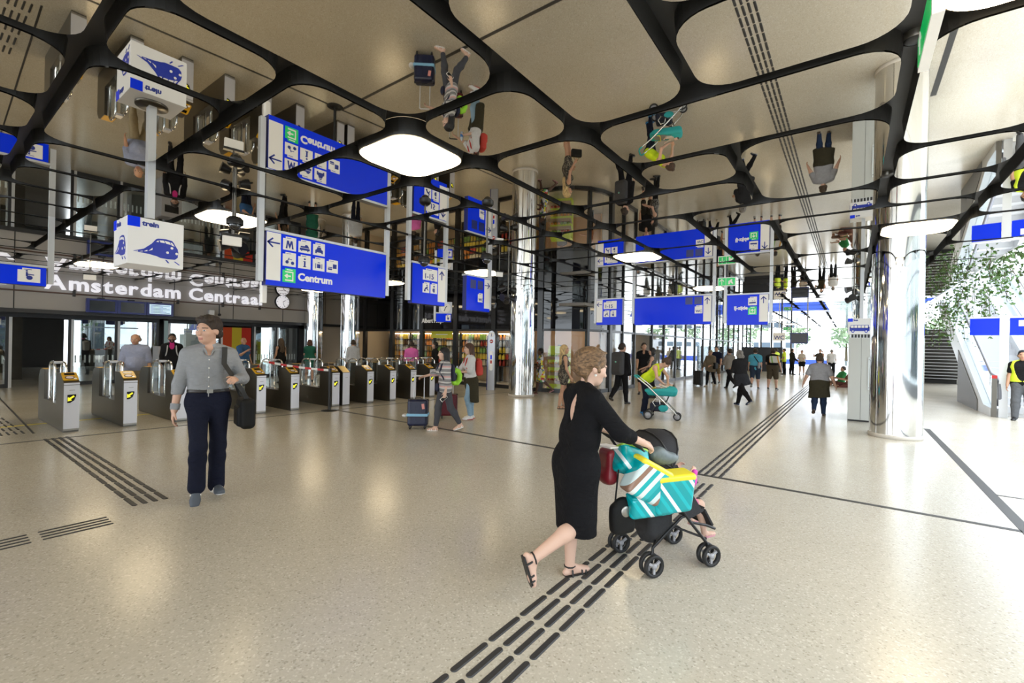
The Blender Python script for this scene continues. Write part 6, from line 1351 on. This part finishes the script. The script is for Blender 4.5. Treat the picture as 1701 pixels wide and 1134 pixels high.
person('man in bright pink shirt standing before the shop shelves', (-12.75, 11.05), 40, 1.66, legs=((2, 2, 4, 0), (-2, 2, 4, 0)), arms=((4, 9, 20, 4), (4, 9, 20, 4)), skin='tan', vox=.014, hair=(HD, 'short'), wear=(('shirt', F('pink_shirt', (.62, .14, .42)), dict(sleeve=1.9, inf=.022)), ('trousers', F('navy_trouser', (0, 0, 0)), dict(inf=.014)), ('shoes', mat('shoe_black', (0, 0, 0)), {})))
person('dark haired person in black partly hidden behind the striped woman', (-12.0, 11.5), 150, 1.66, legs=((2, 2, 4, 0), (-2, 2, 4, 0)), arms=(HANG, HANG), skin='fair', vox=.014, hair=(HB, 'bob'), wear=(('shirt', F('black_tee', (0, 0, 0)), dict(sleeve=1.8, inf=.018)), ('trousers', F('black_suit', (0, 0, 0)), dict(inf=.012)), ('shoes', mat('shoe_black', (0, 0, 0)), {})))
person('shop worker in dark top behind the glass near the totem', (-10.3, 14.6), 170, 1.66, legs=((2, 2, 4, 0), (-2, 2, 4, 0)), arms=((20, 8, 60, 10), HANG), skin='fair', vox=.015, hair=(HD, 'short'), wear=(('shirt', F('dark_shirt', (0, 0, 0)), dict(sleeve=.7, inf=.018)), ('trousers', F('black_suit', (0, 0, 0)), dict(inf=.012)), ('shoes', mat('shoe_black', (0, 0, 0)), {})))
for i, (x, y, c) in enumerate(((-8.6, 16.8, (.35, .12, .05)), (-9.6, 16.2, (.1, .1, .12)))):
    person(['shopper in rust top inside the shop beyond the produce stand', 'shopper in dark top inside the shop beyond the produce stand'][i], (x, y), 120 + 60 * i, 1.65, legs=((2, 2, 4, 0), (-2, 2, 4, 0)), arms=(HANG, (20, 8, 60, 10)), skin='tan', vox=.018, hair=(HB, 'short'), wear=(('shirt', F('shopper_%d' % i, c), dict(sleeve=.7, inf=.018)), ('trousers', F('black_suit', (0, 0, 0)), dict(inf=.012)), ('shoes', mat('shoe_black', (0, 0, 0)), {})))
# ================================================================== ESCALATORS, PLANTS, OUTDOORS
PALE = mat('pale_metal', (.62, .63, .65), .35, .3); STEPM = mat('step_grey', (.5, .5, .51), .5, .2, bump=.1); PERF = mat('perforated_steel', (.22, .22, .23), .5, .5, var=.5, vscale=160)
HANDR = mat('handrail_grey', (.22, .23, .27), .4); EGL = glassmat('balustrade_glass', (.9, .95, .97), .1)
def escalator(x, y, label, n=26, rise=.2, run=.4):
    t = thing('escalator', label, 'escalator', (x, y, 0), 0, 'escalators')
    W_ = 1.0; ang = math.atan2(rise, run); L = n * run; Hh = n * rise
    for i in range(n):
        y0 = .9 + i * run; z = (i + 1) * rise
        MB().bx(.3, .3 + W_, y0, y0 + run + .02, z - .2, z).build('step', STEPM, t)
    MB().bx(.3, .3 + W_, -.1, .9, 0, .02).build('comb_plate', STEEL, t)
    for k, x0 in enumerate((.0, .3 + W_)):
        pr = [(-.3, 0), (-.3, .22), (.5, .25), (.9 + L, .25 + Hh + .1), (.9 + L, Hh - .5), (1.6, -.0)]
        MB().ext([(x0, a, b) for a, b in pr], (.3, 0, 0)).build('truss_cladding', PALE, t)
        gp = [(-.1, .22), (.5, .25), (.9 + L, .35 + Hh), (.9 + L, 1.2 + Hh), (.5, 1.08), (-.1, 1.0), (-.35, .8), (-.3, .4)]
        MB().ext([(x0 + .14, a, b) for a, b in gp], (.02, 0, 0)).build('glass_balustrade', EGL, t)
        MB().tube([(x0 + .15, a, b) for a, b in [(-.2, .3), (-.38, .5), (-.36, .85), (-.1, 1.02), (.5, 1.1), (.9 + L, 1.22 + Hh)]], .04, 8).build('handrail', HANDR, t)
    MB().ext([(-.015, a, b) for a, b in [(1.2, 0), (1.2, .32), (4.2, 1.75), (4.2, 0)]], (.012, 0, 0)).build('perforated_panel', PERF, t)
    return t
for i, x in enumerate((2.95, 4.7, 6.45)): escalator(x, 17.3, ['escalator rising nearest to the hall, with perforated side panel', 'middle escalator rising beside the sign post', 'escalator rising furthest from the hall'][i])
# louvred underside of a stair further back
ls = thing('louvred_stair', 'grey louvred underside of a stair beyond the column', 'stair', (2.0, 33.0, 0), 0)
for i in range(15): MB().bx(.55 - i * .02, 2.5, -i * .22, -i * .22 + .12, .25 + i * .17, .33 + i * .17).build('louvre', ALU, ls)
MB().ext([(.3, .12, .2), (2.5, .12, .2), (2.5, -3.2, 2.75), (.3, -3.2, 2.75)], (0, .12, .02)).build('sloped_backing', BLACK, ls); MB().ext([(2.5, .3, 0), (2.7, .3, 0), (2.7, -3.5, 3.0), (2.5, -3.5, 3.0)], (0, .3, .0)).build('stringer', PALE, ls); MB().bx(.5, 2.5, .2, .4, 0, 2.0).build('back_panel', BLACK, ls)
# sign on post in front of the escalators
sp_ = thing('post_sign', 'blue double board sign on pale post in front of escalators', 'sign', (3.16, 16.95, 0), R(-12))
MB().bx(-.07, .09, -.05, .05, 0, 2.62).build('post', PALE, sp_); MB().bx(-.62, -.08, -.03, .03, 2.12, 2.56).build('board', BLUE, sp_); MB().bx(.1, .9, -.03, .03, 2.12, 2.56).build('board', BLUE, sp_); MB().bx(.25, .6, -.036, -.03, 2.35, 2.5).build('plate', WHITE, sp_); MB().bx(-.65, .92, -.04, .04, 2.56, 2.6).build('top_rail', ALU, sp_)
MB().bx(-.2, -.1, -.04, .04, 0, 1.05).build('side_post', DARKST, sp_); MB().bx(-.2, -.1, -.042, .042, 1.0, 1.08).build('red_cap', RT, sp_)
# trailing plants along the roof edge
LEAF = mat('leaf_green', (.06, .13, .02), .5, var=.5, vscale=9); STEM = mat('stem_brown', (.08, .06, .03), .8)
prn = random.Random(3)
def plant(x, y, z, length, spread, label, n=260):
    t = thing('trailing_plant', label, 'plant', (x, y, z), 0, 'trailing plants along the roof edge')
    g = MB(); lv = MB()
    for k in range(14):
        p = Vector((prn.uniform(-.3, .5) * spread, prn.uniform(-1, 1) * spread, 0)); pts = [p.copy()]
        d = Vector((prn.uniform(-.2, .3), prn.uniform(-.5, .5), prn.uniform(-.2, .3)))
        m_ = prn.randint(5, 9)
        for i in range(m_):
            d += Vector((prn.uniform(-.1, .1), prn.uniform(-.1, .1), -.22)); p = p + d.normalized() * length / m_; pts.append(p.copy())
            for q in range(n // (14 * 6)):
                c = p + Vector((prn.uniform(-.12, .12), prn.uniform(-.12, .12), prn.uniform(-.12, .12))); s_ = prn.uniform(.035, .075)
                M = Euler((prn.uniform(0, 6.3), prn.uniform(0, 6.3), prn.uniform(0, 6.3))).to_matrix()
                lv._add([c + M @ Vector(v) * s_ for v in ((0, -1, 0), (.55, -.1, .12), (0, 1.1, 0), (-.55, -.1, .12))], [(0, 1, 2, 3)])
        g.tube(pts, .006, 4)
    g.build('stems', STEM, t); o = lv.build('foliage', LEAF, t); o['kind'] = 'stuff'
for i, (x, y, z, l_, sp2) in enumerate(((2.75, 21.5, 3.5, 1.5, .9), (2.8, 19.3, 3.6, 1.2, .8), (2.75, 17.3, 4.0, 1.0, .8), (2.8, 15.4, 4.2, .9, .8), (2.9, 13.6, 4.3, .8, .8), (2.75, 24, 3.4, 1.6, 1.0))):
    plant(x, y, z, l_, sp2, ['long leafy plant trailing above the louvred stair', 'leafy plant trailing beside the first escalator', 'leafy plant hanging above the escalator foot', 'sparse leafy plant at the roof edge above the post sign', 'sparse leafy plant at the roof edge nearest the corner light', 'leafy plant trailing furthest down the roof edge'][i])
pl = thing('planter_trough', 'pale trough along the roof edge holding trailing plants', 'planter', (2.55, 12.6, 4.25), 0); MB().bx(0, .35, 0, 12.5, 0, .22).build('trough', PALE, pl); MB().bx(-.05, .05, 0, 12.5, -.5, .02).build('edge_beam', PALE, pl)
# pale building and canopy on the open side
WB = mat('white_building', (.75, .76, .78), .6)
tag(MB().bx(16, 90, -60, 48, -.3, -.01).build('forecourt_ground', mat('forecourt_paving', (.6, .6, .58), .7, var=.08)), 'pale paving of the open forecourt beyond the escalators', kind='structure')
for y in range(14, 46, 4):
    t = thing('roof_strut', 'white steel roof strut above the escalators', 'strut', (9, y, 0), 0, 'white roof struts'); MB().cyl((0, 0, 0), (0, 0, 9), .12, n=12).build('shaft', WB, t); MB().cyl((0, 0, .0), (0, 0, .06), .2, n=12).build('foot', WB, t)
# quay, water, ferries, trees at the far end
tag(MB().bx(-60, 60, 48, 62, -.3, -.02).build('quay_ground', mat('quay_paving', (.45, .44, .42), .7, var=.1)), 'pale quay paving outside the far end of the hall', kind='structure')
tag(MB().bx(-120, 120, 62, 190, -1.5, -1.2).build('water', mat('harbour_water', (.12, .17, .2), .12)), 'harbour water beyond the quay', kind='structure')
FB = mat('ferry_blue', (.02, .06, .35), .4); FW = mat('ferry_white', (.75, .77, .8), .4)
for i, (x, y, L) in enumerate(((-16, 70, 13), (1.5, 74, 14))):
    t = thing('ferry', ['blue and white ferry moored beyond the hall end', 'second blue and white ferry lying further along the quay'][i], 'ferry', (x, y, -1.2), 0)
    MB().ext([(0, 0, 0), (L, 0, 0), (L + .8, 0, 1.6), (-.8, 0, 1.6)], (0, 4, 0)).build('hull', FB, t); MB().bx(-.5, L + .5, .3, 3.7, 1.6, 2.3).build('bulwark', FW, t); MB().bx(3, L - 3, .8, 3.2, 2.3, 4.2).build('cabin', FW, t)
    for k in range(5): MB().bx(3.4 + k * 1.4, 4.4 + k * 1.4, .76, .8, 3.1, 3.8).build('cabin_window', mat('ferry_window', (.1, .13, .16), .1), t)
    MB().bx(L / 2 - 1, L / 2 + 1, 1.2, 2.8, 4.2, 5.4).build('wheelhouse', FW, t)
    a = MB(); arrow(a, L - 2, 1.95, .7, 90, .28); a.build('arrow_mark', FB, t)
TRL = mat('tree_leaf', (.26, .34, .2), .7, var=.4, vscale=1.5)
for i in range(9):
    x = -46 + i * 11 + prn.uniform(-1, 1); t = thing('tree', 'leafy green tree on the far bank', 'tree', (x, 165 + prn.uniform(-8, 8), -1.2), 0, 'trees on the far bank')
    MB().cyl((0, 0, 0), (0, 0, 5), .4, .25, 8).build('trunk', STEM, t); lv = MB()
    for q in range(420):
        a = prn.uniform(0, 6.283); b_ = prn.uniform(-1, 1); rr_ = 4.2 * prn.random() ** .35; c = Vector((math.cos(a) * math.sqrt(1 - b_ * b_) * rr_, math.sin(a) * math.sqrt(1 - b_ * b_) * rr_, 8 + b_ * rr_ * 1.1)); M = Euler((a, b_ * 3, q)).to_matrix(); s_ = prn.uniform(.4, .8)
        lv._add([c + M @ Vector(v) * s_ for v in ((0, -1, 0), (.6, 0, .1), (0, 1, 0), (-.6, 0, .1))], [(0, 1, 2, 3)])
    o = lv.build('foliage', TRL, t); o['kind'] = 'stuff'
# dark hanging screens and WC sign far down the hall, dark counter
hs = thing('hanging_screen', 'dark hanging screens on a post far down the hall', 'screen', (-2.75, 30.0, 2.0), 0)
MB().bx(0, .85, 0, .12, 0, .6).build('screen_box', NAVY, hs); MB().bx(.05, .8, -.006, 0, .05, .55).build('screen_glass', SCRB, hs); MB().bx(.78, .84, .03, .09, .6, HC + .1 - 2).build('post', ALU, hs)
w_ = thing('hanging_sign', 'small white WC sign hanging beside the far screens', 'sign', (-3.6, 30.0, 2.15), 0); MB().bx(0, .6, 0, .06, 0, .45).build('plate', WHITE, w_); text('lettering', 'WC', .3, (.05, -.005, .08), w_, PRINT, bold=.004); MB().bx(.28, .32, .01, .05, .45, HC + .1 - 2.15).build('post', ALU, w_)
ct = thing('dark_counter', 'dark grey counter wall standing at the end of the glass front', 'counter', (-6.6, 38.5, 0), 0); MB().bx(0, 2.6, 0, .5, 0, 1.75).build('counter_body', DKGREY, ct); MB().bx(-.03, 2.63, -.03, .53, 1.75, 1.8).build('counter_top', BLACK, ct)
for i in range(4):
    t = thing('black_mast', 'thin black mast standing at the far end of hall', 'mast', (-5.6 + i * .55, 40 + i * 1.3, 0), 0, 'black masts at the hall end'); MB().cyl((0, 0, 0), (0, 0, HC + .12), .06, n=10).build('shaft', BLACK, t); MB().cyl((0, 0, 0), (0, 0, .03), .14, n=12).build('foot', BLACK, t)

# unseen glazed screen, added on the open side for the column to reflect
gs = empty('wall_right', (11.0, -14, 0)); tag(gs, 'glazed screen wall with grey mullions on the open side', kind='structure')
SCG = glassmat('screen_glass', (.85, .9, .93), .12)
for i in range(18):
    MB().bx(-.05, .05, i * 1.5, i * 1.5 + .09, 0, 6.5).build('mullion', mat('mullion_grey', (.14, .15, .16), .4, .4), gs); MB().bx(-.01, .01, i * 1.5 + .09, (i + 1) * 1.5, .5, 6.4).build('glass_pane', SCG, gs)
for z in (.0, 2.4, 4.4, 6.4): MB().bx(-.06, .06, 0, 27.1, z, z + (.5 if z == 0 else .1)).build('transom', mat('mullion_grey', (0, 0, 0)), gs)

# unseen office block and street trees, added for the column to reflect
ob = thing('office_block', 'dark glazed office block across the forecourt', 'building', (27, -48, 0), 0)
MB().bx(0, 10, 0, 62, 0, 13).build('glazed_body', mat('office_glass', (.05, .065, .07), .25), ob)
for i in range(13): MB().bx(-.12, 0, i * 5, i * 5 + .5, 0, 13).build('pier', mat('office_stone', (.3, .29, .27), .7), ob)
for z in (3.2, 6.4, 9.6, 12.6): MB().bx(-.1, 0, 0, 62, z, z + .5).build('floor_band', mat('office_stone', (0, 0, 0)), ob)
for i, (x, y) in enumerate(((15.5, -7), (16.5, 1.5), (15.8, 9.5))):  # trees out of view, added as something for the column to mirror
    t = thing('street_tree', ['street tree on the forecourt behind the glazed screen', 'street tree in the middle of the forecourt row', 'street tree on the forecourt nearest the escalators'][i], 'tree', (x, y, 0), 0)
    MB().cyl((0, 0, 0), (0, 0, 3), .16, .1, 8).build('trunk', STEM, t); lv = MB()
    for q in range(900):
        a = prn.uniform(0, 6.283); b_ = prn.uniform(-1, 1); rr_ = 2.0 * prn.random() ** .4; c = Vector((math.cos(a) * math.sqrt(1 - b_ * b_) * rr_, math.sin(a) * math.sqrt(1 - b_ * b_) * rr_, 4.2 + b_ * rr_ * 1.2)); M = Euler((a, b_ * 3, q)).to_matrix(); s_ = prn.uniform(.12, .24)
        lv._add([c + M @ Vector(v) * s_ for v in ((0, -1, 0), (.6, 0, .1), (0, 1, 0), (-.6, 0, .1))], [(0, 1, 2, 3)])
    o = lv.build('foliage', LEAF, t); o['kind'] = 'stuff'
